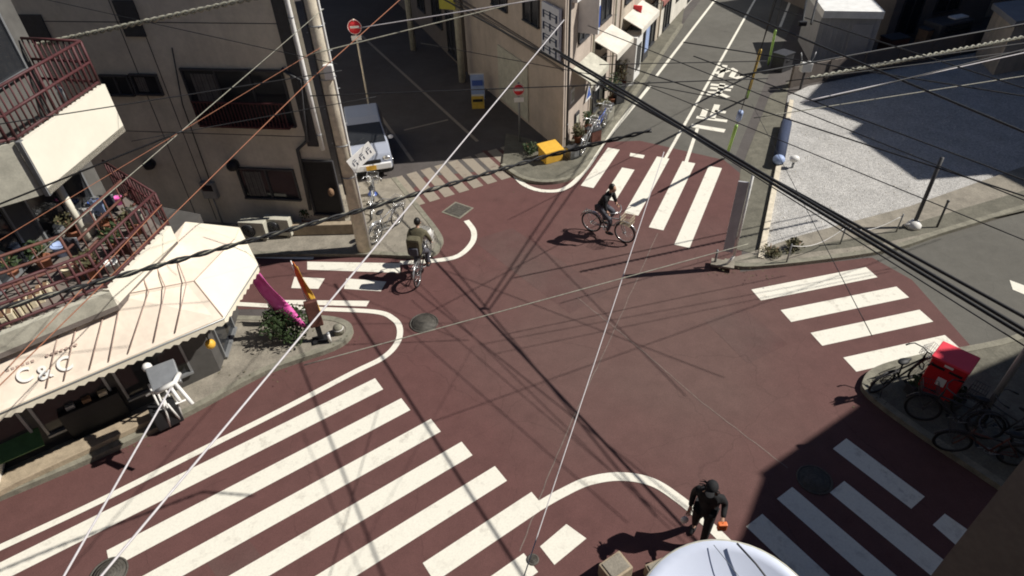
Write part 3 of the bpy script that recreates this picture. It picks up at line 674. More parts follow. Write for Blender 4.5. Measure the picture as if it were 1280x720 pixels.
def plate_sign(c, size, tilt, rz, label, text_rows, name='plate_sign', board=M_WHITE):
    t = thing(name, label, 'sign', c, rz)
    MB().box((0, 0, 0), (size[0], .03, size[1]), ry=tilt).build('plate', board, t, True, bevel=.006)
    b = MB(); R = Matrix.Rotation(tilt, 3, 'Y')
    for i in range(text_rows):
        x = (i-(text_rows-1)/2)*size[0]/(text_rows+.3)
        for q, (dx, dz, sx, sz) in enumerate(((-.03, .0, .022, .13), (.03, .03, .07, .022), (.04, -.04, .022, .09), (.02, .07, .08, .02))):
            p = R @ Vector((x+dx*size[1]/.3, -.021-.001*q, dz*size[1]/.3)); b.box(p, (sx, .004, sz), ry=tilt)
    b.build('lettering', M_NAVY, t, True)
    return t
# notice plate fixed on pole, seen tilted
gp_ = G(456, 312, .1); zz = 2.75
plate_sign((gp_.x+.42, gp_.y+.0, 3.0), (.78, .40), rad(-22), rad(42), 'white tilted notice plate with dark characters on the thick pole', 3)
# no-entry sign poles
def noentry(px, px_top, label, h=None, r=.22, z=0., at=None, m=M_GREYM):
    c = G(*px, z) if at is None else at
    t = thing('no_entry_sign', label, 'road sign', (c.x, c.y, z), 0, 'red no entry signs at the alley')
    MB().tube([(0, 0, 0), (0, 0, h)], .035, 10).build('post', m, t, True)
    n = Vector((-c.x*.4, -c.y, 0)).normalized(); n.z = .12; n.normalize(); q = Vector((0, 0, h-.25))
    MB().disc(q+n*.05, n, r, 28, .012).build('disc', M_REDD, t, True)
    MB().ring(q+n*.058, n, r-.012, .008, 28, 4).build('rim', M_WHITE, t, True)
    e = n.cross(Vector((0, 0, 1))).normalized(); f = e.cross(n)
    o = q+n*.062; MB().add([o-e*.15-f*.035, o+e*.15-f*.035, o+e*.15+f*.035, o-e*.15+f*.035, o-e*.15-f*.035-n*.01, o+e*.15-f*.035-n*.01, o+e*.15+f*.035-n*.01, o-e*.15+f*.035-n*.01], [(0, 1, 2, 3), (4, 7, 6, 5), (0, 4, 5, 1), (1, 5, 6, 2), (2, 6, 7, 3), (3, 7, 4, 0)]).build('bar', M_WHITE, t, True)
    MB().box(q+Vector((0, 0, -.36))+n*.05, (.34, .02, .16), rz=math.atan2(n.y, n.x)+math.pi/2).build('plate', M_WHITE, t, True)
noentry((650, 180), None, 'red and white no entry sign on thin post against the pinkish wall', 2.3, .2)
noentry((468, 170), None, 'red no entry sign high on its pole behind the thick utility pole', 4.25, .24, m=M_POLE)
# alley poles
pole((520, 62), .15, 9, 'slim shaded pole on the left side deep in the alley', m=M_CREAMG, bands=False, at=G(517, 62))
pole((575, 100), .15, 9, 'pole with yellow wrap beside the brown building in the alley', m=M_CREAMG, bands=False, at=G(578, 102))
c = G(578, 102); t = thing('yellow_sign', 'yellow board fixed on the alley pole', 'sign', (c.x-.35, c.y-.2, 3.1), rad(-20)); MB().box((0, 0, .4), (.7, .05, .8)).build('board', mat('yellow_dull', (.45, .42, .06), .5, 5, .2), t, True, bevel=.01); MB().box((.33, 0, .4), (.06, .09, .2)).build('bracket', M_DGREY, t, True)
def stand_sign(px, label, m, m2, h=1.0, wd=.55, rz=0., z=0.):
    c = G(*px, z); t = thing('standing_sign', label, 'sign', c, rz)
    for s in (-1, 1): MB().box((0, s*.12, h*.5), (wd, .03, h), rx=s*.12).build('panel', m if s < 0 else M_WHITE, t, True, bevel=.005)
    MB().box((0, -.145, h*.68), (wd*.8, .008, h*.22), rx=-.12).build('lettering', m2, t, True)
stand_sign((598, 122), 'blue and white standing sign in the shaded alley', M_SKYB, M_BLUE, 1.0)
stand_sign((598, 134), 'low yellow and black standing sign in front of the blue one', M_YELW, M_BLACK, .5, .5)
# yellow salt box at the corner
yb = thing('yellow_box', 'bright yellow grit box at the foot of the corner building', 'box', G(688, 199, .1), rad(25))
MB().prism([(-.33, -.28), (.33, -.28), (.33, .28), (-.33, .28)], 0, .40).build('body', M_YEL, yb, True, bevel=.02)
MB().add([(-.36, -.32, .402), (.36, -.32, .402), (.36, .32, .48), (-.36, .32, .48), (-.36, -.32, .44), (.36, -.32, .44), (.36, .32, .53), (-.36, .32, .53)], [(0, 3, 2, 1), (4, 5, 6, 7), (0, 1, 5, 4), (1, 2, 6, 5), (2, 3, 7, 6), (3, 0, 4, 7)]).build('lid', M_YEL, yb, True)
plant((664, 192), .3, .45, 'dark low shrub in shade left of the yellow box', pot=False, n=300)

# ---- NE corner: panel sign, guy wires, sign pole, low wall, weeds
c = G(903, 331, .1)
ps = thing('tall_panel', 'tall narrow grey panel with white edge post standing at the crossing corner', 'panel', c, rad(-20))
MB().box((.06, 0, 1.5), (.25, .05, 2.1)).build('board', mat('panel_grey', (.5, .5, .52), .6, 6, .15), ps, True, bevel=.01)
MB().tube([(.235, 0, .35), (.235, 0, 2.75)], .035, 10).tube([(.235, 0, .35), (.1, 0, .0)], .035, 10).build('edge_post', M_WHITE, ps, True)
MB().tube([(-.2, 0, .0), (-.2, 0, .45)], .03, 8).build('leg', M_GREYM, ps, True); MB().box((0, 0, .03), (.6, .3, .06)).build('base', M_CONC, ps, True)
def guy(p0, p1, parts, label):
    a, bb = G(p0[0], p0[1], .02), G(p1[0], p1[1], p1[2]); d = bb-a
    t = thing('guy_wire', label, 'guy wire', a, 0); MB().tube([a, a+d], .012, 6).build('wire', M_CAB, t)
    for f0, f1, m, r in parts: MB().tube([a+d*f0, a+d*f1], r, 10).build('cover', m, t)
guy((908, 196), (980, -30, 7.5), [(.01, .28, M_LIME, .05), (.33, .38, M_SKYB, .08)], 'guy wire with bright lime cover at its foot beside the stop lettering')
guy((934, 122), (985, -60, 7.0), [(.0, .10, M_LIME, .045), (.10, .45, M_YELW, .05)], 'guy wire with yellow cover beyond the lime one')
guy((960, 82), (990, -60, 6.5), [(.02, .42, M_LIME, .045)], 'guy wire with short lime cover nearest the grey shed')
# low wall, short post with white cap, navy sheet over the wall
wa, wb2 = Vector(G2(946, 326)), Vector(G2(986, 128)); wn = (wb2-wa).normalized(); wn = Vector((wn.y, -wn.x))*.16
tag(MB().prism([wa, wb2, wb2+wn, wa+wn], .0, .13).build('low_wall', M_POLE, bevel=.01), 'narrow pale kerb wall between the paving strip and the gravel lot', 'wall')
t = thing('meter_post', 'short post with white cap box at the far end of the pale kerb wall', 'post', G(1000, 112, 0)); MB().tube([(0, 0, 0), (0, 0, .8)], .05, 8).build('shaft', M_DGREY, t, True); MB().box((0, 0, .95), (.42, .3, .36)).build('cap_box', M_WHITE, t, True, bevel=.03)
for k_ in (-.2, .2): MB().tube([(k_, 0, 1.13), (k_*1.5, .1, 1.5)], .02, 6).build('prong', M_GREYM, t, True)
na, nb_ = G(984, 150, .3), G(974, 198, .3); nd = (nb_-na).normalized(); nn_ = Vector((-nd.y, nd.x, 0))
t = thing('rolled_sheet', 'long navy sheet lying against the pale kerb wall on the gravel', 'sheet', ((na.x+nb_.x)/2, (na.y+nb_.y)/2, 0))
MB().tube([Vector((na.x, na.y, .2)), Vector((nb_.x, nb_.y, .2))], .19, 10).build('roll', M_NAVY, t); MB().ell((nb_.x, nb_.y, .26), (.2, .2, .16)).build('end_cover', M_SKYB, t)
t = thing('gravel_lamp', 'small white globe fitting on the gravel beside the pale kerb wall', 'lamp', G(990, 210, 0)); MB().tube([(0, 0, 0), (0, 0, .25)], .04, 8).build('stem', M_GREYM, t, True); MB().ell((0, 0, .34), (.17, .13, .12)).build('globe', M_WHITE, t, True)
fw = MB(); PF = Plane(G2(985, 108), (26, 30.6)); fw.pbox(PF, 0, PF.L, 0, .15, 0, .85)
for i in range(9): u = PF.L*i/8; fw.pbox(PF, u-.08, u+.08, .152, .2, 0, .9)
tag(fw.build('boundary_wall', M_BROWNW), 'long low wall along the far side of the gravel lot', 'wall')
plant((962, 318), .33, .3, 'dry straggly weeds at the near corner of the gravel lot', m=M_LEAF2, pot=False, n=420, s=.035, z=.1, name='weeds')
plant((990, 312), .3, .3, 'small patch of weeds on the gravel lot edge', m=M_LEAF2, pot=False, n=200, s=.06, z=.1, name='weeds')
t = thing('boundary_chain', 'low white rope barrier with thin stakes at the lot corner', 'barrier', G(985, 320, .1))
b = MB(); P0 = [G(983, 328, .1), G(1050, 305, .1), G(1120, 290, .1)]
for p in P0: MB().tube([p, p+Vector((0, 0, .6))], .02, 6).build('stake', M_GREYM, t)
b = MB()
for a, c2 in zip(P0, P0[1:]):
    b.tube([a.lerp(c2, k/10)+Vector((0, 0, .55-.25*math.sin(math.pi*k/10))) for k in range(11)], .01, 5)
b.build('rope', M_WHITE, t)
# dark post in white base
c = G(1141, 284, .1); t = thing('lot_post', 'dark post in white base standing at the gravel lot edge', 'post', c)
MB().tube([(0, 0, 0), (.12, .2, 2.1)], .055, 10).build('shaft', M_DGREY, t, True); MB().lathe((0, 0, 0), [(.2, 0), (.2, .1), (.1, .22), (.06, .22)], 14).build('base', M_WHITE, t, True)
MB().tube([(0, 0, .15), (-.3, -.05, .12)], .03, 6).build('bracket', M_WHITE, t, True)
c = G(1171, 284, .1); t = thing('lot_post', 'short thin dark post right of the taller lot post', 'post', c)
MB().tube([(0, 0, 0), (.02, .05, .8)], .03, 8).build('shaft', M_DGREY, t, True); MB().ell((.02, .05, .83), (.045, .045, .04)).build('cap', M_DGREY, t, True)

# ---- background NE buildings
PS = Plane(G2(1012, 78), G2(1084, 80))
sh = thing('shed', 'grey metal shed with pale roof edge beyond the gravel lot', 'shed', (15, 29, 0))
q0, q1 = PS.pt(0, 0, 0).to_2d(), PS.pt(PS.L, 0, 0).to_2d(); nb = -PS.n
MB().prism([q0, q1, q1+nb*3, q0+nb*3], 0, 1.95).build('wall', M_SHED, sh)
MB().prism([q0+PS.n*.15, q1+PS.n*.15, q1+nb*3.1, q0+nb*3.1], 1.953, 2.25).build('roof', mat('pale_fascia', (.82, .82, .80), .7, 3, .2), sh)
b = MB(); [b.pbox(PS, PS.L*i/12-.02, PS.L*i/12+.02, 0, .02, .05, 1.9) for i in range(1, 12)]; b.build('rib', M_SHED, sh)
MB().pbox(PS, PS.L*.55, PS.L*.9, .021, .06, .05, 1.7).build('shutter', M_SHED, sh)
Px = Plane((18.0, 30.2), (24, 32.4)); simple_building('far_house', 'dark olive house behind the shed with brown doors', [(18.0, 30.2), (24, 32.4), (22, 40), (16, 38)], 3.6, M_BROWNW, wins=[(Px, (.5, 1.8, .2, 2.1)), (Px, (2.6, 4.2, 1, 2.2))])
Py = Plane((24.8, 33.5), (31, 35.5)); simple_building('far_house', 'beige walled house at the top right corner with grey roof', [(24.8, 33.5), (31, 35.5), (29, 41), (23.5, 39)], 4.2, M_BEIGE, wins=[(Py, (.6, 1.8, 1, 2.2)), (Py, (3, 4.6, .2, 2.2))])
Pz = Plane((23.2, 30.6), (31, 33.4)); simple_building('lean_to', 'low grey roofed lean-to by the far right corner of the lot', [(20.6, 25.9), (24, 26.9), (24.6, 29.2), (21.2, 28.2)], 2.0, M_BEIGE)
t = thing('parked_van', 'white topped van roof glimpsed in the dark yard', 'van', (20.2, 29.35, 0), rad(20))
MB().box((0, 0, .85), (2.0, 1.0, .9)).build('body', M_DGREY, t, True, bevel=.12); MB().box((.5, 0, 1.33), (.8, .4, .06)).build('roof_rack', M_WHITE, t, True)
for x in (-.8, .8):
    for y in (-.45, .45): MB().disc((x, y, .3), (0, 1, 0), .3, 18, .18).build('wheel', M_BLACK, t, True)
MB().box((0, -.505, 1.05), (1.5, .02, .3)).build('side_window', M_DARKG, t, True)
# clutter in the yard
for i, (x, y, sx, sy, sz, m, l) in enumerate([(17.6, 28.7, 1.0, .7, .8, M_RUST, 'rusty brown storage bin in the yard right of the shed'), (19.3, 29.1, .9, .5, 1.0, M_WOOD, 'wooden crate leaning in the dark yard'), (12.2, 27.5, .7, .6, .7, M_DGREY, 'dark bin left of the grey shed')]):
    t = thing('yard_bin', l, 'bin', (x, y, 0), rad(15+10*i)); MB().box((0, 0, sz/2), (sx, sy, sz)).build('body', m, t, True, bevel=.03); MB().box((0, 0, sz+.03), (sx*1.06, sy*1.06, .05)).build('lid', M_DGREY, t, True)
    MB().box((0, -sy/2-.02, sz*.7), (.3, .03, .05)).build('handle', M_DGREY, t, True)
# tall block east of the frame: its roofline shades the lot
off = lambda p, h: (G2(*p)[0]+h*math.cos(SUN_AZ), G2(*p)[1]+h*math.sin(SUN_AZ))
H1 = 13
ridge = [off(p, H1) for p in ((1288, 246), (1250, 226), (1222, 212), (1198, 206), (1178, 222), (1145, 226), (1118, 206), (1098, 193), (1078, 178), (1060, 167), (1076, 155), (1030, 138), (1000, 131))]
eb = thing('unseen_block', 'unseen tall block east of the gravel lot whose roofline shades it', 'building', (32, 26, 0))
MB().prism(ridge+[(26.5, 27), (30, 46), (44, 46), (44, 14.5), (34, 13.5)], 0, H1).build('wall', M_BROWNW, eb)
# south east corner building (out of frame; its roof throws the lower right shade)
H2 = 11
o2 = [off(p, H2) for p in ((880, 735), (925, 670), (952, 597), (948, 592), (1076, 504), (1070, 497), (1095, 494), (1175, 486), (1200, 474), (1290, 434))]
sb = thing('unseen_corner_building', 'unseen flat roofed building on the south east corner that shades the lower right', 'building', (18, 3, 0))
MB().prism(o2+[(34, 13), (34, -12), (16.5, -3)], 0, H2).build('wall', M_BEIGE, sb)
for nm, lb, pts_, hh_ in (('unseen_block', 'added unseen block behind the viewpoint that cuts sky light', [(-30, -14), (30, -14), (30, -24), (-30, -24)], 20), ('sky_blocker_west', 'added unseen block west of the side street that cuts sky light', [(-30, -8), (-22, -8), (-22, 12), (-30, 12)], 16)):  # off-frame blocks added to hold back sky fill
    t = thing(nm, lb, 'building', (pts_[0][0], pts_[0][1], 0)); MB().prism(pts_, 0, hh_).build('wall', M_BROWNW, t)
# near brown wall at the lower right
az = math.atan2(G2(1213, 657)[1], G2(1213, 657)[0]); cc = Vector((math.cos(az), math.sin(az)))*5.1
nw = thing('tower_wall', 'brown tiled wall corner close to the viewpoint at lower right', 'wall', (cc.x, cc.y, 0))
e1 = Vector((.53, -.85)); e2 = Vector((math.cos(az-.03), math.sin(az-.03)))
MB().prism([cc, cc+e2*2.2, cc+e2*2.2+e1*5, cc+e1*5], 0, 12.5).build('wall', M_BROWNW, nw)
# building under the camera
vb = thing('viewpoint_building', 'flat roofed building the view is taken from', 'building', (-2, -4, 0)); MB().prism([(-7, .55), (3.2, .55), (3.2, -8), (-7, -8)], 0, 8.6).build('wall', M_BEIGE, vb)

# ================================================================== WEST SHOP
ws = thing('shop_house', 'corner shop house with balconies above the white awning', 'building', (-9, 10, 0))
sd2 = Vector((.81, .585)).normalized(); sn2 = Vector((sd2.y, -sd2.x))
W0 = Vector((-6.75, 10.25)); W1 = W0-sd2*8
PWs = Plane(tuple(W0), tuple(W1)); PWe = Plane(tuple(W0), (-6.95, 12.3))
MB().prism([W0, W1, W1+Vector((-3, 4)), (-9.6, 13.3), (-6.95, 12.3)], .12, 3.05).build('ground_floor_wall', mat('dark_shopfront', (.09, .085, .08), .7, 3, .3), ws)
# glazed shopfront
for i in range(4): window(ws, PWs, uv=(.5+i*1.5, 1.85+i*1.5, .45, 2.35), frame=M_GREYM, mull=0, name='shop_window')
window(ws, PWe, uv=(.35, 1.4, .15, 2.2), frame=M_GREYM, mull=0, name='shop_door')
MB().prism([G2(-60, 622, .2), G2(20, 588, .2), G2(205, 505, .2), G2(217, 514, .2), G2(20, 606, .2), G2(-60, 650, .2)], .122, .26).build('tiled_step', M_TILE, ws, bevel=.015)
# first floor slab + parapet
Z1 = 3.15
def at(px, py, z): g_ = G(px, py, z); return (g_.x, g_.y)
F0, F1, F2 = at(-110, 472, 3.5), at(141, 371, 3.5), at(217, 291, 3.5)
wb = (-9.3, 13.0)
MB().prism([F0, F1, F2, at(150, 235, 3.5), (-13, 12)], 3.2, 3.3).build('balcony_slab', M_BROWNW, ws)
def parapet(pts, z0, z1, t, m, name, parent):
    b = MB()
    for a, c2 in zip(pts, pts[1:]):
        a, c2 = Vector(a), Vector(c2); d = (c2-a).normalized(); n = Vector((-d.y, d.x))*t
        b.prism([a-d*.0, c2, c2+n, a+n], z0, z1)
    return b.build(name, m, parent)
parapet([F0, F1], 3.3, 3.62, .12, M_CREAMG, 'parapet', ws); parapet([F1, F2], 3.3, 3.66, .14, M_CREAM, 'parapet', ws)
# upper house body behind balconies
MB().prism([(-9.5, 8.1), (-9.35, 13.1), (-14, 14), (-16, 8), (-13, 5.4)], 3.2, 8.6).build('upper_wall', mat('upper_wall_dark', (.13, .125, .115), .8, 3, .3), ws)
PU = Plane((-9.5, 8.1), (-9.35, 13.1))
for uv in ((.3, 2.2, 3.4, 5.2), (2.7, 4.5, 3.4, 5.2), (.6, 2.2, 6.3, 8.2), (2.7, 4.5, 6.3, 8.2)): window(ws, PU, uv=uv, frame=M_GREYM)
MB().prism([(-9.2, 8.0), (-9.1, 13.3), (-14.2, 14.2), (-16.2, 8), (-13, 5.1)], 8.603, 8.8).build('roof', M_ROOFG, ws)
# second floor balcony
a6, b6 = at(27, 178, 6), at(131, 105, 6); xx = -8.0
c0, c1 = (a6[0], a6[1]), (b6[0], b6[1])
B0, B1 = Vector(c0), Vector(c1)
MB().prism([B0, B1, (-9.34, 12.9), (-9.4, B0.y)], 5.0, 5.12).build('balcony_slab', M_CONC, ws)
parapet([tuple(B0), tuple(B1)], 5.0, 6.0, .10, M_CREAM, 'balcony_panel', ws)
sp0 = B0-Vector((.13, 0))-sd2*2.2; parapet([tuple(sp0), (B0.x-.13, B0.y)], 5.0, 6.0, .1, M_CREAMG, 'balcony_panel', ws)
MB().box((B0.x-.05, B0.y+.02, 5.5), (.08, .10, 1.04)).build('corner_trim', M_GREYM, ws)
def railing(pts, z0, z1, parent, name='railing', step=.13, r=.016, m=M_RAIL, mids=()):
    b = MB()
    for a, c2 in zip(pts, pts[1:]):
        a, c2 = Vector(a), Vector(c2); L = (c2-a).length; k = max(1, int(L/step))
        for zz_ in (z0+.06, z1)+tuple(mids): b.tube([(a.x, a.y, zz_), (c2.x, c2.y, zz_)], r*1.7, 6)
        for i in range(k+1):
            p = a.lerp(c2, i/k); b.tube([(p.x, p.y, z0), (p.x, p.y, z1)], r if i % 8 else r*1.8, 5)
    return b.build(name, m, parent)
bx_ = Vector((-.07, 0))
railing([tuple(sp0+Vector((0, .06))), (B0.x-.1, B0.y+.06), (B1.x-.08, B1.y-.04), (-9.3, 12.8)], 6.0, 6.85, ws, mids=(6.45,))
# support posts of the balcony
for px in ((72, 232), (100, 250)):
    p0 = G(px[0]+14, px[1]+55, 3.2); MB().tube([(p0.x, p0.y, 3.2), (p0.x-.1, p0.y+.1, 5.0)], .07, 10).build('post', M_CREAM, ws)
# first floor railing
r0, r1, r2 = Vector(F0), Vector(F1), Vector(F2)
inn = Vector((-.07, .06))
railing([tuple(r0+inn), tuple(r1+inn), tuple(r2+inn), (-8.6, 12.4)], 3.66, 4.4, ws, m=M_RAIL, mids=(4.1,), step=.16)
railing([tuple(r0+Vector((-.9, .95))), tuple(r1+Vector((-1.0, .8))), (-7.9, 11.9)], 3.2, 4.3, ws, name='inner_rack', m=M_RUST, step=.4, mids=(3.7, 4.0))
# balcony clutter : pots, buckets, boxes
def pot_item(name, x, y, z, m, r, h, label, cat='bucket'):
    t = thing(name, label, cat, (x, y, z), 0, 'clutter on the lower balcony')
    MB().lathe((0, 0, 0), [(r*.75, 0), (r, h), (r*1.08, h), (r*1.08, h+.02), (r*.92, h+.02), (r*.85, h*.9)], 14).build('body', m, t, True)
    MB().ring((0, 0, h*.9), (0, 1, 0), r*.95, .008, 16, 4).build('handle', M_GREYM, t, True)
items = [((112, 292), M_WHITE, .17, .3, 'white bucket on the balcony floor left of the cream posts'), ((127, 282), M_WHITEG, .15, .32, 'glossy white basin among balcony clutter'),
         ((134, 270), M_WHITE, .15, .25, 'round white bucket at the back of the balcony'), ((80, 318), M_SKYB, .15, .22, 'pale blue tub on the balcony near the inner rack'),
         ((122, 262), M_BLUE, .12, .2, 'small blue pail high in the balcony clutter'), ((92, 345), M_BASKETW, .14, .2, 'straw coloured tub beside the parapet'),
         ((143, 338), M_WHITE, .12, .18, 'little white pot near the parapet corner'), ((150, 255), M_PINK, .09, .16, 'pink pot at the railing top corner'), ((168, 272), M_REDP, .09, .15, 'red pot behind the balcony railing end')]
for px, m, r, h, l in items:
    p = G(px[0], px[1], 3.3); pot_item('bucket', p.x, p.y, 3.3, m, r, h, l)
for i, (px, l) in enumerate([((60, 335), 'leafy pot plant left in the balcony clutter'), ((97, 300), 'bushy green plant in the middle of the balcony'), ((150, 315), 'dry plant at the balcony corner behind the pale parapet'), ((172, 292), 'low plant near the north end of the balcony'), ((20, 350), 'dark plant at the left frame edge of the balcony'), ((120, 345), 'small plant just behind the front parapet'), ((140, 290), 'thin plant behind the white basin')]):
    p = G(*px, 3.3); plant(None, .25, .35, l, m=(M_LEAF, M_LEAF2)[i % 2], n=160, at=Vector((p.x, p.y, 3.3)), grp='plants on the lower balcony')
for i in range(7):                                        # row of pale slats / planters along front
    p = G(2+i*9, 392-i*6, 3.5); t = thing('planter', ('pale narrow planter box number %s from the left on the balcony edge' % ('one two three four five six seven'.split()[i])), 'planter', (p.x, p.y, 3.3), rad(120), 'row of pale planters on the balcony edge')
    MB().box((0, 0, .1), (.34, .09, .2)).build('trough', M_BASKETW, t, True, bevel=.01); MB().box((0, 0, .205), (.3, .06, .01)).build('soil', M_WOOD, t, True)
for k_, (px_, m_, l_) in enumerate((((105, 262), M_WHITE, 'white towel'), ((118, 252), M_SKYB, 'pale blue shirt'), ((132, 246), M_CGREY, 'grey cloth'), ((86, 300), M_CGREY, 'dark grey sheet'), ((150, 300), M_RUST, 'brown cloth'), ((165, 262), M_CREAMG, 'cream cloth'))):
    p = G(*px_, 4.1); t = thing('laundry', l_+' hanging from the inner rack of the lower balcony', 'laundry', (p.x, p.y, 3.75)); vs = []
    for j in range(6):
        for i in range(5): vs.append((.07*i-.14, .03*math.sin(i*2+j), .38-.076*j))
    o = MB().add(vs, [(j*5+i, j*5+i+1, j*5+i+6, j*5+i+5) for j in range(5) for i in range(4)], True).build('cloth', m_, t, True); md = o.modifiers.new('s', 'SOLIDIFY'); md.thickness = .01
    MB().tube([(-.16, 0, .39), (.16, 0, .39)], .008, 5).build('hanger', M_GREYM, t, True)
# clutter on the upper balcony
for px, m, r, h, l in [((62, 128), M_WHITE, .12, .3, 'white jug on the upper balcony floor'), ((38, 122), M_CREAMG, .13, .2, 'greyish tub on the upper balcony'), ((15, 128), M_WHITE, .12, .12, 'white bowl at the left of the upper balcony'), ((75, 118), M_GREYM, .1, .3, 'grey canister on the upper balcony')]:
    p = G(px[0], px[1], 5.3); t = thing('container', l, 'container', (p.x, p.y, 5.12), 0, 'containers on the upper balcony'); MB().lathe((0, 0, 0), [(r*.8, 0), (r, h), (r*.5, h+.05), (r*.5, h+.08)], 12).build('body', m, t, True)

# ---- big awning
aw = thing('awning', 'large cream corner awning over the shop front with white lettering', 'awning', (-6.6, 9.6, 2.5))
L0, L1, L2, L3 = G(-120, 566, 2.5), G(279, 397, 2.5), G(322, 331, 2.5), G(299, 285, 2.5)
T0, T1, T2, T3 = G(-120, 470, 3.3), G(150, 370, 3.3), G(222, 300, 3.3), G(232, 278, 3.3)
M0, M1, M2 = G(-120, 500, 3.15), G(243, 352, 3.0), G(293, 300, 2.85)
b = MB()
b.slab([L0, L1, M1, T1], .03); b.slab([L0, T1, T0], .03)
b.build('canvas', M_AWN, aw)
b = MB(); b.slab([T1, M1, M2], .03); b.slab([T1, M2, T3], .03); b.slab([T1, T3, T2], .03); b.build('canvas', M_AWN, aw)
b = MB(); b.slab([M1, L1, L2], .03); b.slab([M1, L2, M2], .03); b.slab([M2, L2, L3], .03); b.slab([M2, L3, T3], .03); b.build('end_canvas', M_AWNE, aw)
# scalloped valance
b = MB()
for a, c2 in ((L0, L1), (L1, L2), (L2, L3)):
    L = (c2-a).length; k = int(L/.16)
    for i in range(k):
        p, q = a.lerp(c2, i/k), a.lerp(c2, (i+1)/k); mid = (p+q)/2; dn = Vector((0, 0, -1))
        b.slab([p, q, q+dn*.13, mid+dn*.18, p+dn*.13], .012)
b.build('valance', M_AWNE, aw)
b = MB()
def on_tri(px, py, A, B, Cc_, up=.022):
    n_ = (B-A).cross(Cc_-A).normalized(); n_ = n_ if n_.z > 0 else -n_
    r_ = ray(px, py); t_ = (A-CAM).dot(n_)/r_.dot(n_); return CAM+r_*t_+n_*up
for lo, mid, hi in (((160, 442), (186, 365), (178, 345)), ((192, 428), (207, 360), (192, 326)), ((219, 416), (233, 355), (216, 312)), ((112, 462), (134, 378), None), ((136, 452), (152, 372), None), ((58, 485), (78, 396), None), ((80, 476), (100, 390), None)):  # dark piping stands in for wire shadows falling across the canvas
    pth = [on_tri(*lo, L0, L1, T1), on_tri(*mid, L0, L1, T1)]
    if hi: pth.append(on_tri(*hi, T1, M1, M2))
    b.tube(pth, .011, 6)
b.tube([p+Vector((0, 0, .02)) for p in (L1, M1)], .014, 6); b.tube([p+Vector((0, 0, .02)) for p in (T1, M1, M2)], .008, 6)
b.build('shadow_line_and_seam', M_AWNDARK, aw)
b = MB(); 
for f in (.25, .5, .75, .95):
    p = L0.lerp(L1, f); q = W1.lerp(W0, f); b.tube([p+Vector((0, 0, -.03)), (q.x, q.y, 2.9)], .018, 6)
b.tube([L0-Vector((0, 0, .03)), L1-Vector((0, 0, .03)), L2-Vector((0, 0, .03)), L3-Vector((0, 0, .03))], .02, 6); b.build('frame', M_GREYM, aw)
# lettering (letters lie on the canvas plane)
def text_on(txt, o, ux, uy, size, m, parent, name='lettering', ext=.004, shear=0.):
    cu = bpy.data.curves.new('t', 'FONT'); cu.body = txt; cu.size = size; cu.extrude = ext; cu.align_x = 'CENTER'; cu.align_y = 'CENTER'; cu.shear = shear; cu.offset = size*.02
    ob = bpy.data.objects.new('t', cu); COL.objects.link(ob); bpy.context.view_layer.update()
    dg = bpy.context.evaluated_depsgraph_get(); me = bpy.data.meshes.new_from_object(ob.evaluated_get(dg)); bpy.data.objects.remove(ob); bpy.data.curves.remove(cu)
    ux = ux.normalized(); n = ux.cross(uy).normalized(); uy = n.cross(ux).normalized(); off_ = WLOC[parent.name]
    for v in me.vertices: v.co = o+ux*v.co.x+uy*v.co.y+n*v.co.z-off_
    me.name = name; me.materials.clear(); me.materials.append(m); o_ = bpy.data.objects.new(name, me); COL.objects.link(o_); o_.parent = parent; return o_
# plane through L0, L1, T1
pn = (L1-L0).cross(T1-L0).normalized(); pn = pn if pn.z > 0 else -pn
def on_awn(px, py):
    r = ray(px, py); t_ = (L0-CAM).dot(pn)/r.dot(pn); return CAM+r*t_+pn*.024
ux = (L1-L0).normalized(); uy = pn.cross(ux)
for ch, px in (('C', (31, 470)), ('&', (56, 466)), ('C', (81, 456))): text_on(ch, on_awn(*px), ux, uy, .34, M_WHITE, aw)
b = MB(); p0, p1 = on_awn(10, 463), on_awn(95, 431)
for i in range(15):
    if i in (6, 7): continue
    c_ = p0.lerp(p1, i/14); R = Matrix((ux, uy, pn)).transposed(); q = [c_+ux*x+uy*y for x, y in ((-.022, -.02), (.022, -.02), (.022, .02), (-.022, .02))]; b.slab(q, .004)
b.build('small_lettering', M_AWNDARK, aw)

# ---- items around the shop
# wall mounted grey box + white bracket light
t = thing('sign_box', 'flat grey box hanging out under the awning edge with white fittings', 'sign', G(205, 470, 2.0), rad(30))
MB().box((0, 0, 0), (.5, .5, .12), rx=rad(25)).build('box', M_GREYM, t, True, bevel=.02)
b = MB(); b.tube([(-.2, -.3, -.05), (.15, -.35, .05), (.25, -.1, .0)], .05, 8); b.tube([(.15, -.35, .05), (.3, -.75, -.25)], .035, 8); b.tube([(.05, -.32, 0), (.12, -.6, -.2)], .035, 8); b.build('bracket', M_WHITE, t, True)
MB().ell((-.22, .3, .1), (.09, .09, .09)).build('lamp', M_WHITE, t, True)
t = thing('bundled_stand', 'tangle of white pipes and racks standing at the shop corner', 'rack', G(222, 522, .12), rad(35))
b = MB()
for k in range(7):
    a = random.uniform(0, 6.28); x, y = random.uniform(-.25, .25), random.uniform(-.2, .2); b.tube([(x, y, 0), (x+.15*math.cos(a), y+.15*math.sin(a), random.uniform(.7, 1.35))], .022, 7)
b.tube([(-.3, 0, .9), (.3, .05, 1.0)], .025, 7); b.tube([(-.3, -.1, .5), (.3, -.1, .45)], .022, 7); b.build('pipe', M_WHITE, t, True); MB().box((-.15, 0, .25), (.5, .35, .5)).build('crate', M_BLACK, t, True, bevel=.02)
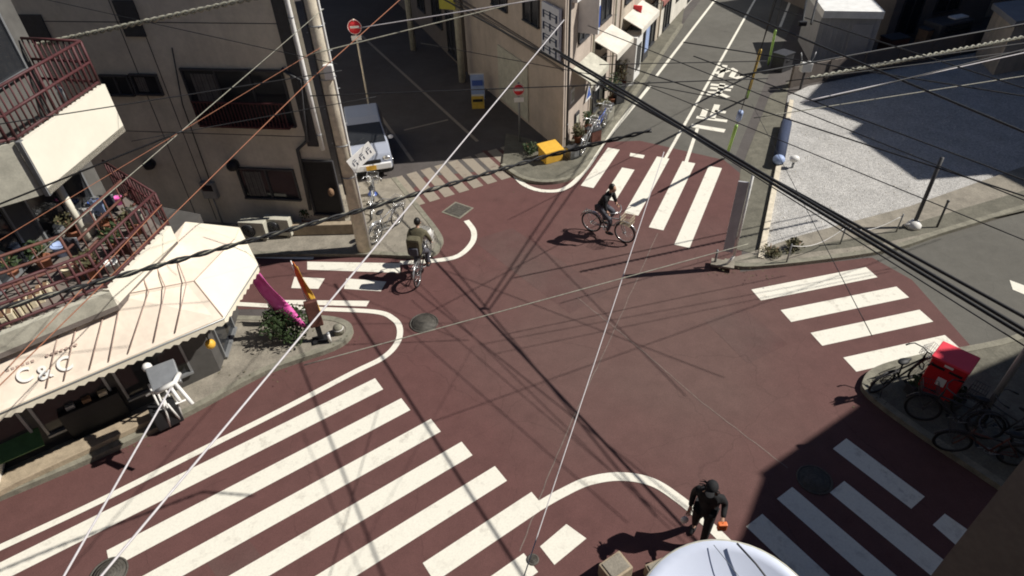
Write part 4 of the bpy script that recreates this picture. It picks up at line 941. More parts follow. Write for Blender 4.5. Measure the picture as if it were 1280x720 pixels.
t = thing('yellow_lamp', 'small yellow lantern hanging by the shop door post', 'lantern', G(263, 430, 1.7)); MB().ell((0, 0, 0), (.1, .1, .11)).build('shade', M_YEL, t, True); MB().tube([(0, 0, .1), (0, 0, .45)], .012, 5).build('hook', M_BLACK, t, True)
t = thing('vending_post', 'dark post with white cap beneath the awning corner', 'post', G(275, 450, .12)); MB().tube([(0, 0, 0), (0, 0, 2.1)], .05, 8).build('shaft', M_BLACK, t, True); MB().ell((.02, 0, 2.1), (.11, .1, .16)).build('cap', M_WHITE, t, True)
b = MB(); t = thing('display_board', 'slanted display board with blue brown and green bands under the awning', 'board', G(22, 556, .4), rad(34))
for i, (m, y) in enumerate(((M_GREEN, -.42), (M_WOOD, 0.), (M_NAVY, .42))): MB().box((0, y*.86, .45+y*.45), (1.0, .4, .04), rx=rad(28)).build('band', m, t, True)
MB().box((0, .1, .2), (.9, .5, .4)).build('base', M_BLACK, t, True)
t = thing('display_shelf', 'dark shelf with goods behind the glass shop front', 'shelf', G(118, 512, .55), rad(34))
MB().box((0, 0, .0), (1.1, .45, .7)).build('body', M_BLACK, t, True, bevel=.02)
for x, m in ((-.3, M_GREYM), (0, M_WOOD), (.3, M_BASKETW)): MB().box((x, -.05, .4), (.16, .2, .1)).build('goods', m, t, True, bevel=.01)
t = thing('white_sign_leaf', 'white leaning panel at the left frame edge of the shop step', 'panel', G(6, 588, .2), rad(20)); MB().box((0, 0, .25), (.12, .7, .5), ry=rad(15)).build('panel', M_WHITE, t, True, bevel=.01); MB().box((-.1, 0, .03), (.25, .7, .05)).build('foot', M_BLACK, t, True)
# nobori banners
def banner(px, ztop_px, h, m, cloth_w, label, wav=.05, lean=(0, 0), m2=None, z=.12):
    c = G(*px, z); t = thing('banner_flag', label, 'banner', c, 0)
    MB().lathe((0, 0, 0), [(.16, 0), (.16, .06), (.05, .1), (.03, .12)], 12).build('base', M_BLACK, t, True)
    MB().tube([(0, 0, 0), (lean[0], lean[1], h)], .014, 6).build('pole', M_WHITE, t, True)
    nZ, nX = 16, 4
    for s_, mm in enumerate([m]+([m2] if m2 else [])):
        vs = []; x0, x1 = (0, 1) if not m2 else ((0, .5), (.5, 1))[s_]
        for j in range(nZ+1):
            f = j/nZ; zc = .35+(h-.4)*f; wdt = cloth_w*(1.0-.45*f)
            for i in range(nX+1):
                g_ = x0+(x1-x0)*i/nX; vs.append((lean[0]*zc/h+wdt*g_*.95, lean[1]*zc/h-.12*g_+wav*math.sin(7*f+5*g_), zc-.1*g_*math.sin(3*f)))
        fs = [(j*(nX+1)+i, j*(nX+1)+i+1, (j+1)*(nX+1)+i+1, (j+1)*(nX+1)+i) for j in range(nZ) for i in range(nX)]
        o = MB().add(vs, fs, True).build('cloth', mm, t, True); md = o.modifiers.new('th', 'SOLIDIFY'); md.thickness = .006
banner((362, 420), None, 2.0, M_PINK, .7, 'pink banner flag with pale marks hanging by the shop shrub', lean=(-.55, .15))
banner((394, 402), None, 1.75, M_ORANGE, .34, 'narrow orange and yellow banner flag on the corner pavement', m2=M_YEL, lean=(-.22, .2))
t = plant((362, 420), .55, .85, 'round dark green shrub on the pavement under the pink banner', pot=False, n=1500, s=.05, z=.12, name='shrub')
t = thing('sign_stand', 'brown red box sign on a black leg at the pavement tip', 'sign', G(402, 425, .12), rad(20)); MB().box((0, 0, .85), (.3, .12, .75)).build('box', M_RUST, t, True, bevel=.02); MB().box((0, 0, .25), (.12, .08, .5)).build('leg', M_BLACK, t, True); MB().box((0, 0, .03), (.4, .25, .05)).build('foot', M_BLACK, t, True)
t = thing('bollard', 'stubby pale bollard on the rounded pavement tip', 'bollard', G(424, 416, .12)); MB().lathe((0, 0, 0), [(.12, 0), (.12, .18), (.1, .22), (.03, .25)], 16).build('body', M_KERB, t, True); MB().ring((0, 0, .15), (0, 0, 1), .122, .01, 18, 4).build('band', M_WHITE, t, True)
t = thing('bollard', 'slim white capped stub in front of the sign stand', 'bollard', G(413, 428, .12)); MB().tube([(0, 0, 0), (0, 0, .3)], .04, 8).build('shaft', M_WHITE, t, True); MB().ell((0, 0, .3), (.045, .045, .03)).build('cap', M_GREYM, t, True)

# ================================================================== VEHICLES / STREET FURNITURE
def kei_car(loc, rz, label):
    t = thing('parked_car', label, 'car', loc, rz); W = .72
    # side profile (y forward), front at -y
    prof = [(-1.66, .32), (-1.68, .62), (-1.55, .82), (-1.05, .93), (-.45, 1.45), (.0, 1.52), (1.1, 1.50), (1.6, 1.2), (1.68, .7), (1.66, .32)]
    vs = []; 
    for x, ins in ((-W, 1), (W, -1)):
        for y, z in prof: vs.append((x+ins*max(0, (z-.85))*.22, y, z))
    n = len(prof); fs = [tuple(range(n)), tuple(range(n, 2*n))[::-1]]+[(i, i+n, (i+1) % n+n, (i+1) % n) for i in range(n)]
    body = MB().add(vs, fs).build('body', mat('car_silver_blue', (.34, .37, .45), .25, 3, .05), t, True, bevel=.05)
    gl_ = MB(); gl_.add([(-.63, -1.0, .985), (.63, -1.0, .985), (.55, -.47, 1.46), (-.55, -.47, 1.46)], [(0, 1, 2, 3)]); o = gl_.build('windscreen', M_DARKG, t, True); md = o.modifiers.new('s', 'SOLIDIFY'); md.thickness = .02; md.offset = 0
    for sx in (-1, 1):
        o = MB().add([(sx*.70, -.85, .98), (sx*.70, 1.35, .98), (sx*.60, 1.1, 1.4), (sx*.60, -.4, 1.4)], [(0, 1, 2, 3)]).build('side_window', M_DARKG, t, True); md = o.modifiers.new('s', 'SOLIDIFY'); md.thickness = .02; md.offset = 0
        MB().ell((sx*.55, -1.62, .68), (.14, .07, .09)).build('headlight', M_CHROME, t, True)
        MB().ell((sx*.82, -.75, 1.0), (.1, .06, .07)).build('mirror', M_WHITEG, t, True)
        for y in (-1.1, 1.1):
            w_ = MB().disc((sx*.66, y, .29), (1, 0, 0), .29, 24, .17).build('wheel', M_BLACK, t, True); MB().disc((sx*.75, y, .29), (1, 0, 0), .17, 16, .02).build('rim', M_CHROME, w_, True)
    MB().box((0, -1.70, .45), (1.36, .10, .22)).build('bumper', M_WHITEG, t, True, bevel=.03)
    MB().box((0, -1.70, .64), (.7, .05, .10)).build('grille', M_BLACK, t, True); MB().box((0, -1.765, .45), (.33, .02, .16)).build('number_plate', M_YEL, t, True)
    MB().box((0, -1.6, .25), (1.3, .1, .14)).build('skirt', M_BLACK, t, True)
    for s in (-.25, .25): MB().tube([(s-.2, -1.02, 1.0), (s+.2, -.85, 1.13)], .008, 4).build('wiper', M_BLACK, t, True)
    return t
kei_car((-4.92, 20.75, 0), rad(13), 'white small car parked nose out in the shaded alley mouth')
# post box
pb = thing('post_box', 'red square post box on the right pavement beside the crossing', 'post box', G(1168, 493, .12), rad(-48))
MB().box((0, 0, .09), (.36, .36, .18)).build('foot', M_DGREY, pb, True, bevel=.01)
MB().box((0, 0, .62), (.66, .56, .90)).build('body', M_REDP, pb, True, bevel=.035)
MB().box((-.0, -.0, 1.10), (.70, .60, .06)).build('top_cap', mat('post_red_lid', (.80, .06, .09), .4, 3, .1), pb, True, bevel=.02)
for sx in (-.16, .16): MB().box((sx, -.285, .92), (.24, .03, .05)).build('slot', M_BLACK, pb, True)
MB().box((0, -.285, .60), (.16, .014, .2)).build('notice', M_WHITE, pb, True); MB().box((0, -.284, .3), (.5, .012, .02)).build('door_seam', M_BLACK, pb, True)
MB().box((0, -.286, 1.02), (.16, .012, .05)).build('emblem', M_WHITE, pb, True)
pole((1219, 532), .055, 3.5, 'thin grey pole standing in shade among the parked bicycles', m=M_GREYM, z=.12, bands=False, name='steel_pole', taper=1)
def planter_box(px, label, rz=0., z=.12):
    c = G(*px, z); t = thing('planter', label, 'planter', c, rz); MB().box((0, 0, .12), (.5, .22, .24)).build('trough', M_DGREY, t, True, bevel=.02)
    b = MB(); leaf_clump(b, (0, 0, .34), (.28, .14, .16), 160, .05); b.build('foliage', M_LEAF, t, True)
planter_box((1145, 488), 'dark planter with leaves at the foot of the red post box', .3); planter_box((1190, 508), 'dark planter in shade behind the post box', .5)

# ---- bicycles
def bicycle(loc, rz, label, frame=M_GREYM, basket=True, rear_box=None, lean=0., grp=None, steer=0., kick=True, shade_dark=False):
    M_CHROME = M_DGREY if shade_dark else MATS['bright_metal']  # dark metal here paints the shade into the bicycle
    t = thing('bicycle', label, 'bicycle', loc, rz, grp)
    t.rotation_euler = (0, lean, rz)
    R = .33; ya, yb_ = -.52, .55
    for y in (ya, yb_):
        c = (0, y, R); wh = MB().ring(c, (1, 0, 0), R-.02, .02, 28, 7).build('wheel', M_BLACK, t, True)
        b = MB().ring(c, (1, 0, 0), R-.05, .011, 28, 5)
        for k in range(14):
            a = 2*math.pi*k/14; b.tube([(0.02*(1 if k % 2 else -1), y, R), (0, y+math.cos(a)*(R-.05), R+math.sin(a)*(R-.05))], .0028, 3)
        b.tube([(-.05, y, R), (.05, y, R)], .022, 8); b.build('rim', M_CHROME, wh, True)
        fn = [(0, y+math.cos(a)*(R+.035), R+math.sin(a)*(R+.035)) for a in [rad(d) for d in range(20, 165, 12)]]; MB().tube(fn, .022, 5).build('mudguard', M_CHROME, t, True)
    bb_ = (0, -.08, .28); st = (0, -.22, .78); hd = (0, .36, .82); hl = (0, .40, .62)
    b = MB(); b.tube([bb_, st], .018, 7); b.tube([bb_, hl], .02, 7); b.tube([(0, -.19, .62), (0, .385, .72)], .018, 7); b.tube([hd, hl], .022, 7)
    for s in (-.05, .05):
        b.tube([bb_, (s, ya, R)], .011, 6); b.tube([(0, -.2, .7), (s, ya, R)], .010, 6); b.tube([hl, (s, .45, .55), (s, yb_, R)], .013, 6)
    b.build('frame', frame, t, True)
    MB().tube([st, (0, -.24, .88)], .014, 6).build('seat_post', M_CHROME, t, True)
    MB().ell((0, -.26, .91), (.085, .14, .04), 12, 6).ell((0, -.15, .91), (.035, .1, .03), 10, 6).build('saddle', M_BLACK, t, True)
    hb_ = MB().tube([(-.28, .14, .99), (-.25, .24, 1.0), (-.1, .34, .98), (0, .35, .95), (.1, .34, .98), (.25, .24, 1.0), (.28, .14, .99)], .013, 6).tube([hd, (0, .35, .96)], .014, 6).build('handlebar', M_CHROME, t, True)
    for s in (-1, 1): MB().tube([(s*.28, .14, .99), (s*.285, .05, .985)], .018, 6).build('grip', M_BLACK, hb_, True)
    c_ = MB().ring(bb_, (1, 0, 0), .08, .008, 18, 4).tube([(-.07, -.08, .28), (.07, -.08, .28)], .012, 5).tube([(.07, -.08, .28), (.07, .08, .22)], .01, 5).tube([(-.07, -.08, .28), (-.07, -.24, .34)], .01, 5)
    c_.build('crank', M_GREYM, t, True)
    MB().box((.12, .08, .22), (.09, .06, .02)).build('pedal', M_BLACK, t, True); MB().box((-.12, -.24, .34), (.09, .06, .02)).build('pedal', M_BLACK, t, True)
    b = MB(); [b.tube([(s, -.3, .68), (s, -.75, .68)], .008, 4) for s in (-.05, 0, .05)]; b.tube([(-.05, -.72, .68), (-.04, ya, R)], .007, 4); b.tube([(.05, -.72, .68), (.04, ya, R)], .007, 4); b.build('rear_rack', M_CHROME, t, True)
    if kick: MB().tube([(.05, ya, R), (.16, ya-.05, .02)], .01, 5).build('kickstand', M_CHROME, t, True)
    if basket:
        b = MB(); x0, x1, y0, y1, z0, z1 = -.17, .17, .46, .74, .68, .92
        for zz_ in (z0, (z0+z1)/2, z1): b.tube([(x0, y0, zz_), (x1, y0, zz_), (x1, y1, zz_), (x0, y1, zz_), (x0, y0, zz_)], .006, 4)
        for i in range(9):
            x = x0+(x1-x0)*i/8; [b.tube([(x, y, z0), (x, y, z1)], .004, 4) for y in (y0, y1)]; b.tube([(x, y0, z0), (x, y1, z0)], .004, 4)
        for i in range(7):
            y = y0+(y1-y0)*i/6; [b.tube([(x, y, z0), (x, y, z1)], .004, 4) for x in (x0, x1)]
        b.build('basket', M_CHROME if basket is True else basket, t, True)
    if rear_box: MB().box((0, -.6, .86), (.36, .34, .3)).build('rear_box', rear_box, t, True, bevel=.03)
    return t
def heading(a, b): d = Vector(b)-Vector(a); return math.atan2(d.y, d.x)-math.pi/2
ra, rb = G(738, 289), G(779, 303); c1_ = (ra+rb)/2; h1 = heading(ra.to_2d(), rb.to_2d())
bk1 = bicycle((c1_.x, c1_.y, .006), h1, 'silver bicycle with pale front basket ridden across the junction', frame=M_GREYM, basket=M_BASKETW, kick=False)
ra, rb = G(524, 356), G(536, 328); c2_ = (ra+rb)/2; h2 = heading(ra.to_2d(), rb.to_2d())
bk2 = bicycle((c2_.x, c2_.y, .006), h2, 'bicycle with white front child seat ridden towards the alley', frame=M_DGREY, basket=M_WHITE, kick=False)
MB().ell((0, .5, 1.02), (.2, .16, .22), 14, 8, z0=-.9, z1=.5).build('child_seat', M_WHITE, bk2, True)
parked = [((1185, 536), rad(62), 'grey bicycle parked in shade nearest the red post box', M_DGREY, .12, M_DGREY, .12), ((1222, 572), rad(70), 'brown framed bicycle parked lowest in the shaded row', M_RUST, -.1, M_DGREY, .12),
          ((1240, 548), rad(40), 'dark bicycle parked closest to the thin grey pole', M_DGREY, .1, M_DGREY, .12), ((1118, 481), rad(-70), 'bicycle with white basket standing on the sunlit pavement tip', M_BLACK, .1, M_WHITE, .12),
          ((466, 262), rad(5), 'bicycle parked beside the thick pole facing the alley', M_GREYM, .12, M_CHROME, .1), ((484, 292), rad(-30), 'bicycle parked on the paved corner right of the thick pole', M_CHROME, .1, M_CHROME, .1),
          ((733, 186), rad(-25), 'bicycle parked by the sunlit corner wall among pots', M_GREYM, .1, M_CHROME, .1), ((748, 166), rad(-28), 'bicycle parked further along the sunlit shop front', M_BLUE, .1, M_CHROME, .1)]
for px, rz, l, m, ln, bm_, z in parked:
    c = G(*px, z); bicycle((c.x, c.y, z), rz, l, m, bm_, lean=ln, grp='parked bicycles', shade_dark=px[0] > 1100)  # right-hand bicycles are coloured dark in place of shade
t = thing('traffic_cone', 'blue and white striped cone on the paved corner by the parked car', 'cone', G(466, 243, .1)); MB().lathe((0, 0, 0), [(.16, 0), (.16, .03), (.11, .03), (.07, .3)], 14).build('lower', M_BLUE, t, True); MB().lathe((0, 0, .3), [(.07, 0), (.03, .35), (.02, .36)], 14).build('upper', M_WHITE, t, True)

# ---- people
def skin_mesh(joints, edges, name, m, parent, sub=1, local=True, root=0):
    names = list(joints); idx = {k: i for i, k in enumerate(names)}
    me = bpy.data.meshes.new(name); me.from_pydata([joints[k][0] for k in names], [(idx[a], idx[b]) for a, b in edges], [])
    o = bpy.data.objects.new(name, me); COL.objects.link(o)
    md = o.modifiers.new('skin', 'SKIN'); md.use_smooth_shade = True; md.branch_smoothing = .3
    for i, k in enumerate(names):
        r = joints[k][1]; me.skin_vertices[0].data[i].radius = r if isinstance(r, tuple) else (r, r)
    me.skin_vertices[0].data[idx[root] if root in idx else 0].use_root = True
    ss = o.modifiers.new('sub', 'SUBSURF'); ss.levels = sub; ss.render_levels = sub
    bpy.context.view_layer.update(); dg = bpy.context.evaluated_depsgraph_get()
    m2 = bpy.data.meshes.new_from_object(o.evaluated_get(dg)); bpy.data.objects.remove(o); bpy.data.meshes.remove(me)
    m2.name = name; m2.materials.clear(); m2.materials.append(m)
    for p in m2.polygons: p.use_smooth = True; p.material_index = 0
    o2 = bpy.data.objects.new(name, m2); COL.objects.link(o2); o2.parent = parent; return o2
def person(loc, rz, label, J, top=M_CBLK, legs=M_CBLK, hat=None, hair=True, tilt=(0, 0), coat=0.):
    t = thing('person', label, 'person', loc, rz)
    V = {k: Vector(v) for k, v in J.items()}
    J2 = {'pelvis': (V['pelvis'], .085), 'waist': (V['pelvis'].lerp(V['chest'], .45), .08), 'chest': (V['chest'], .085), 'neck': (V['neck'], .046)}
    E = [('pelvis', 'waist'), ('waist', 'chest'), ('chest', 'neck')]
    hc = V['head']; J2['jaw'] = (V['neck'].lerp(hc, .55), .055); E.append(('neck', 'jaw'))
    for s, sg in (('l', -1), ('r', 1)):
        for a, b_, r in (('sh', None, .036), ('el', None, .03), ('wr', None, .027)): J2[a+s] = (V[a+s], r)
        d = (V['wr'+s]-V['el'+s]).normalized(); J2['palm'+s] = (V['wr'+s]+d*.06, (.036, .02)); E += [('chest', 'sh'+s), ('sh'+s, 'el'+s), ('el'+s, 'wr'+s), ('wr'+s, 'palm'+s)]
        e = d.cross(Vector((0, 0, 1))); e = e.normalized() if e.length > .1 else Vector((0, 1, 0)); dn = Vector((0, 0, -1)) if abs(d.z) < .7 else Vector((0, 1, 0))
        for k, (o_, L) in enumerate(((-.03, .055), (-.01, .068), (.01, .064), (.03, .05))):
            q = V['wr'+s]+d*.09+e*o_; J2['f%d%s' % (k, s)] = (q, .010); J2['g%d%s' % (k, s)] = (q+d*L*.5+dn*.008, .009); J2['h%d%s' % (k, s)] = (q+d*L*.75+dn*.03, .007)
            E += [('palm'+s, 'f%d%s' % (k, s)), ('f%d%s' % (k, s), 'g%d%s' % (k, s)), ('g%d%s' % (k, s), 'h%d%s' % (k, s))]
        q = V['wr'+s]+d*.035-e*.04*sg; J2['t0'+s] = (q, .011); J2['t1'+s] = (q+d*.03-e*.012*sg+dn*.012, .009); E += [('wr'+s, 't0'+s), ('t0'+s, 't1'+s)]
        for a, r in (('hip', .065), ('kn', .045), ('an', .034)): J2[a+s] = (V[a+s], r)
        J2['to'+s] = (V['to'+s], .03); E += [('pelvis', 'hip'+s), ('hip'+s, 'kn'+s), ('kn'+s, 'an'+s), ('an'+s, 'to'+s)]
    body = skin_mesh(J2, E, 'body', M_SKIN, t, 1, root='pelvis')
    # head joined into the body mesh
    b = MB(); Rm = Matrix.Rotation(tilt[0], 3, 'X') @ Matrix.Rotation(tilt[1], 3, 'Z')
    b.ell(hc, (.078, .098, .118), 18, 14, R=Rm); b.ell(hc+Rm @ Vector((0, .035, -.05)), (.055, .06, .065), 14, 10, R=Rm)
    b.ell(hc+Rm @ Vector((0, .1, -.012)), (.012, .02, .026), 8, 6, R=Rm)
    for s in (-1, 1): b.ell(hc+Rm @ Vector((s*.08, -.005, -.01)), (.012, .022, .032), 8, 6, R=Rm)
    b.m = 1
    for s in (-1, 1): b.ell(hc+Rm @ Vector((s*.03, .088, .012)), (.012, .008, .007), 8, 5, R=Rm)
    b.ell(hc+Rm @ Vector((0, .093, -.058)), (.022, .006, .006), 8, 5, R=Rm)
    h_ = b.build('tmp', [M_SKIN, M_HAIR], t, True)
    bm = bmesh.new(); bm.from_mesh(body.data); bm.from_mesh(h_.data); bm.to_mesh(body.data); bm.free(); bpy.data.objects.remove(h_)
    body.data.materials.append(M_HAIR)
    # clothes
    CJ = {'waist0': (V['pelvis']+Vector((0, 0, -.03-coat)), .145+coat*.2), 'waist': (J2['waist'][0], .132), 'chest': (V['chest'], (.175, .16)), 'neck': (V['neck'].lerp(V['chest'], .12), .078)}
    CE = [('waist0', 'waist'), ('waist', 'chest'), ('chest', 'neck')]
    for s in 'lr':
        CJ['sh'+s] = (V['sh'+s], .088); CJ['el'+s] = (V['el'+s], .06); CJ['wr'+s] = (V['el'+s].lerp(V['wr'+s], .93), .045); CE += [('chest', 'sh'+s), ('sh'+s, 'el'+s), ('el'+s, 'wr'+s)]
    skin_mesh(CJ, CE, 'jacket', top, t, 1, root='waist')
    TJ = {'pelvis': (V['pelvis'], .135)}; TE = []
    for s in 'lr':
        TJ['hip'+s] = (V['hip'+s], .112); TJ['kn'+s] = (V['kn'+s], .078); TJ['an'+s] = (V['kn'+s].lerp(V['an'+s], .95), .06); TE += [('pelvis', 'hip'+s), ('hip'+s, 'kn'+s), ('kn'+s, 'an'+s)]
    skin_mesh(TJ, TE, 'trousers', legs, t, 1, root='pelvis')
    for s in 'lr':
        a, c_ = V['an'+s], V['to'+s]; d = (c_-a); dd = Vector((d.x, d.y, 0)).normalized(); rz_ = math.atan2(dd.y, dd.x)-math.pi/2
        MB().ell(a.lerp(c_, .55)+Vector((0, 0, -.025)), (.052, .14, .05), 12, 8, R=Matrix.Rotation(rz_, 3, 'Z')).build('shoe', M_BLACK, t, True)
    if hair:
        MB().ell(hc+Rm @ Vector((0, -.022, .022)), (.09, .1, .118), 16, 8, R=Rm, z0=-.35, z1=1).build('hair', M_HAIR, t, True)
    if hat:
        b = MB().ell(hc+Rm @ Vector((0, -.005, .045)), (.102, .115, .105), 16, 6, R=Rm, z0=0, z1=1)
        b.ell(hc+Rm @ Vector((0, .13, .05)), (.075, .085, .012), 14, 6, R=Rm); b.build('cap', hat, t, True)
    return t
stand = dict(pelvis=(0, 0, .93), chest=(0, .02, 1.30), neck=(0, .03, 1.46), head=(0, .07, 1.58), shl=(-.19, .02, 1.37), shr=(.19, .02, 1.37),
             ell=(-.26, -.07, 1.12), wrl=(-.30, .16, 1.02), elr=(.25, -.05, 1.11), wrr=(.24, .08, .86),
             hipl=(-.1, 0, .86), hipr=(.1, 0, .86), knl=(-.11, .12, .49), anl=(-.11, .16, .07), tol=(-.12, .30, .04), knr=(.11, -.02, .48), anr=(.11, -.16, .08), tor=(.12, -.02, .04))
pc = G(872, 671)
pd = person((pc.x, pc.y, .006), rad(150), 'pedestrian in black coat and cap walking along the white curve holding something orange', stand, hat=M_CBLK, tilt=(-.15, 0), coat=.12)
def world_of(t, p): return t.matrix_world @ Vector(p) if False else Matrix.Translation(t.location) @ Matrix.Rotation(t.rotation_euler[2], 4, 'Z') @ Vector(p)
wp = world_of(pd, (-.32, .27, 1.0))
t = thing('orange_pouch', 'small orange pouch held in the hand of the pedestrian in black', 'pouch', wp); MB().box((0, 0, 0), (.15, .08, .17)).build('pouch', M_ORANGE, t, True, bevel=.02); MB().tube([(0, 0, .08), (0, .03, .14), (0, 0, .08)], .006, 4).build('strap', M_BLACK, t, True)
wp = world_of(pd, (.27, .16, .62)); t = thing('carrier_bag', 'little white bag hanging beside the pedestrian knees', 'bag', wp); MB().ell((0, 0, -.05), (.07, .05, .09), 12, 8).build('bag', M_WHITE, t, True); MB().tube([(-.03, 0, .02), (0, 0, .17), (.03, 0, .02)], .005, 4).build('handle', M_WHITE, t, True)
ride = dict(pelvis=(0, -.27, .99), chest=(0, -.05, 1.36), neck=(0, .02, 1.50), head=(0, .07, 1.62), shl=(-.19, -.03, 1.41), shr=(.19, -.03, 1.41),
            ell=(-.29, .02, 1.14), wrl=(-.28, .09, 1.03), elr=(.29, .02, 1.14), wrr=(.28, .09, 1.03),
            hipl=(-.1, -.24, .95), hipr=(.1, -.24, .95), knl=(-.13, .14, .80), anl=(-.13, -.24, .42), tol=(-.13, -.10, .37), knr=(.13, .16, .66), anr=(.13, .06, .29), tor=(.13, .20, .25))
person((c1_.x, c1_.y, .006), h1, 'cyclist in black jacket riding the bicycle with the pale basket', ride, top=M_CBLK, legs=M_CGREY)
person((c2_.x, c2_.y, .006), h2, 'cyclist in olive padded coat seen from behind near the left curve', ride, top=M_COLV, legs=M_CGREY, hat=None, coat=.1)
# bulky olive bag on second rider's back
wr = Matrix.Translation(Vector((c2_.x, c2_.y, 0))) @ Matrix.Rotation(h2, 4, 'Z') @ Vector((0, -.42, 1.12))
t = thing('backpack', 'bulky olive backpack on the back of the cyclist near the left curve', 'backpack', wr, h2); MB().box((0, 0, .1), (.36, .24, .5)).build('pack', M_COLV, t, True, bevel=.07); MB().box((0, -.13, .0), (.24, .07, .22)).build('pocket', M_CGREY, t, True, bevel=.03)

hb2 = MB(); hc_ = Vector(stand['head'])
for k in range(26):
    a = random.uniform(-2.6, 2.6); p = hc_+Vector((.085*math.sin(a), -.085*math.cos(a), .02)); q = p+Vector((.05*math.sin(a)+random.uniform(-.02, .09), -.05*math.cos(a), random.uniform(-.09, .03))); hb2.tube([p, (p+q)/2+Vector((0, 0, .02)), q], .012, 4, r1=.004)
hb2.build('hair_strand', M_HAIR, pd, True)
# stones, leaves and litter scattered over lot and gutters
gs = MB(); random.seed(5)
for k in range(500):
    u_, v_ = random.random(), random.random(); a_ = Vector(lot[0]).lerp(Vector(lot[1]), u_).lerp(Vector(lot[7]).lerp(Vector(lot[5]), u_), v_**1.6)
    r_ = random.uniform(.010, .024); gs.ell((a_.x, a_.y, .012+r_*.4), (r_, r_*.8, r_*.6), 5, 3)
o = gs.build('loose_stones', M_CREAM, base=False); o['kind'] = 'stuff'
gl3 = MB()
for px_, py_, n_ in ((430, 425, 25), (300, 470, 25), (150, 560, 25), (940, 345, 40), (1095, 318, 30), (1100, 500, 20), (560, 322, 20), (700, 232, 25), (470, 320, 25)):
    for k in range(n_):
        g_ = G(px_+random.gauss(0, 28), py_+random.gauss(0, 5), .016); L_ = random.uniform(.012, .03); a = random.uniform(0, 6.3); e = Vector((math.cos(a), math.sin(a), .1))*L_; f_ = Vector((-math.sin(a), math.cos(a), .2))*L_*.6
        zz_ = Vector((0, 0, .13 if random.random() < .5 else 0)); gl3.add([g_-e+zz_, g_+f_+zz_, g_+e+zz_, g_-f_+zz_], [(0, 1, 2, 3)])
o = gl3.build('fallen_leaves', M_LEAF2, base=False); o['kind'] = 'stuff'
# ---- blocks and dish at the bottom
for (px, sz, rz, l) in (((768, 712), (.45, .36, .35), .55, 'beige concrete block at the bottom edge, left of the pair'), ((822, 716), (.36, .36, .3), .35, 'beige concrete block beside the white dish, right of the pair')):
    c = G(px[0], px[1]+8, 0); t = thing('concrete_block', l, 'block', (c.x, c.y, 0), rz, 'beige blocks at the bottom of the frame'); MB().box((0, 0, sz[2]/2), sz).build('block', M_TILE, t, True, bevel=.025); MB().box((0, 0, sz[2]+.012), (sz[0]*.8, sz[1]*.8, .02)).build('cap', M_CONC, t, True, bevel=.008)
dd_ = ray(915, 806).normalized(); depth = 1.7; cen = CAM+dd_*(depth/dd_.dot(FW)); Rd = 124.6/793.5*depth
ax = (-dd_+Vector((.35, .1, .25))*.5).normalized()
t = thing('satellite_dish', 'round white dish with a dark arm at the bottom edge in full sun', 'satellite dish', cen)
q = ax.to_track_quat('Z', 'Y').to_matrix(); b = MB(); n = 48; prof = [(Rd*k/10, .10*Rd*(k/10)**2*2) for k in range(11)]
vs = []
for r, z in prof: vs += [cen+q @ Vector((r*math.cos(2*math.pi*k/n), r*math.sin(2*math.pi*k/n), z-.2*Rd)) for k in range(n)]
fs = [(j*n+i, j*n+(i+1) % n, (j+1)*n+(i+1) % n, (j+1)*n+i) for j in range(10) for i in range(n)]
b.add(vs, fs, True); o = b.build('reflector', mat('dish_white', (.66, .71, .84), .35, 3, .05), t); md = o.modifiers.new('s', 'SOLIDIFY'); md.thickness = .006
MB().ring(cen, ax, Rd, .004, 48, 6).build('rim', M_CREAMG, t)
a1 = CAM+ray(921, 679).normalized()*1.0; 
def on_dish(px, py, up=.022): r = ray(px, py); t_ = (cen+ax*up-CAM).dot(ax)/r.dot(ax); return CAM+r*t_
MB().tube([on_dish(921, 679), on_dish(945, 705), on_dish(968, 735), on_dish(985, 770)], .003, 8).build('arm', M_DGREY, t)
MB().tube([on_dish(892, 681, .012), on_dish(925, 722, .012), on_dish(950, 760, .012)], .0012, 6).build('cable', M_GREYM, t)
MB().tube([cen-ax*.03, cen-ax*.14, Vector((cen.x-.1, .5, 8.6))], .015, 8).build('mast', M_GREYM, t)

# ================================================================== OVERHEAD CABLES
def cable(pts, r, m, label, sag=.0, twist=0, n=6, grp='overhead cables'):
    P = []
    for a, b_ in zip(pts, pts[1:]):
        K = 14
        for k in range(K): f = k/K; p = a.lerp(b_, f); p = p+Vector((0, 0, -sag*4*f*(1-f))); P.append(p)
    P.append(pts[-1]); b = MB()
    if twist:
        D = []; tot = 0
        for i, (a, c_) in enumerate(zip(P, P[1:])):
            L = (c_-a).length; k = max(1, int(L/.06))
            for j in range(k): D.append((a.lerp(c_, j/k), tot+L*j/k, (c_-a).normalized()))
            tot += L
        for ph in (0, math.pi):
            Q = []
            for p, s_, d in D:
                e = d.cross(Vector((0, 0, 1))).normalized(); f_ = e.cross(d); a = ph+s_*2*math.pi/twist; Q.append(p+(e*math.cos(a)+f_*math.sin(a))*r)
            b.tube(Q, r*.75, 5)
    else: b.tube(P, r, n)
    o = b.build('overhead_cable', m); tag(o, label, 'cable', grp); return o
def ext(p, q, f):      # extend q beyond p->q by factor
    return p+(q-p)*f
def span(a, b_, za, zb, e0=.3, e1=.3):
    A, B = G(*a, za), G(*b_, zb); return A+(A-B)*e0, B+(B-A)*e1
def two(a, b_, za, zb, *args, e0=.3, e1=.3, **k): cable(list(span(a, b_, za, zb, e0, e1)), *args, **k)
two((730, 95), (1280, 396), 4.65, 4.4, .026, M_CAB, 'upper black strand of the thick bundle crossing to the right edge', e0=.9)
two((960, 221), (1280, 412), 5.65, 5.5, .024, M_CAB, 'middle black strand of the thick bundle crossing to the right edge', e0=1.6)
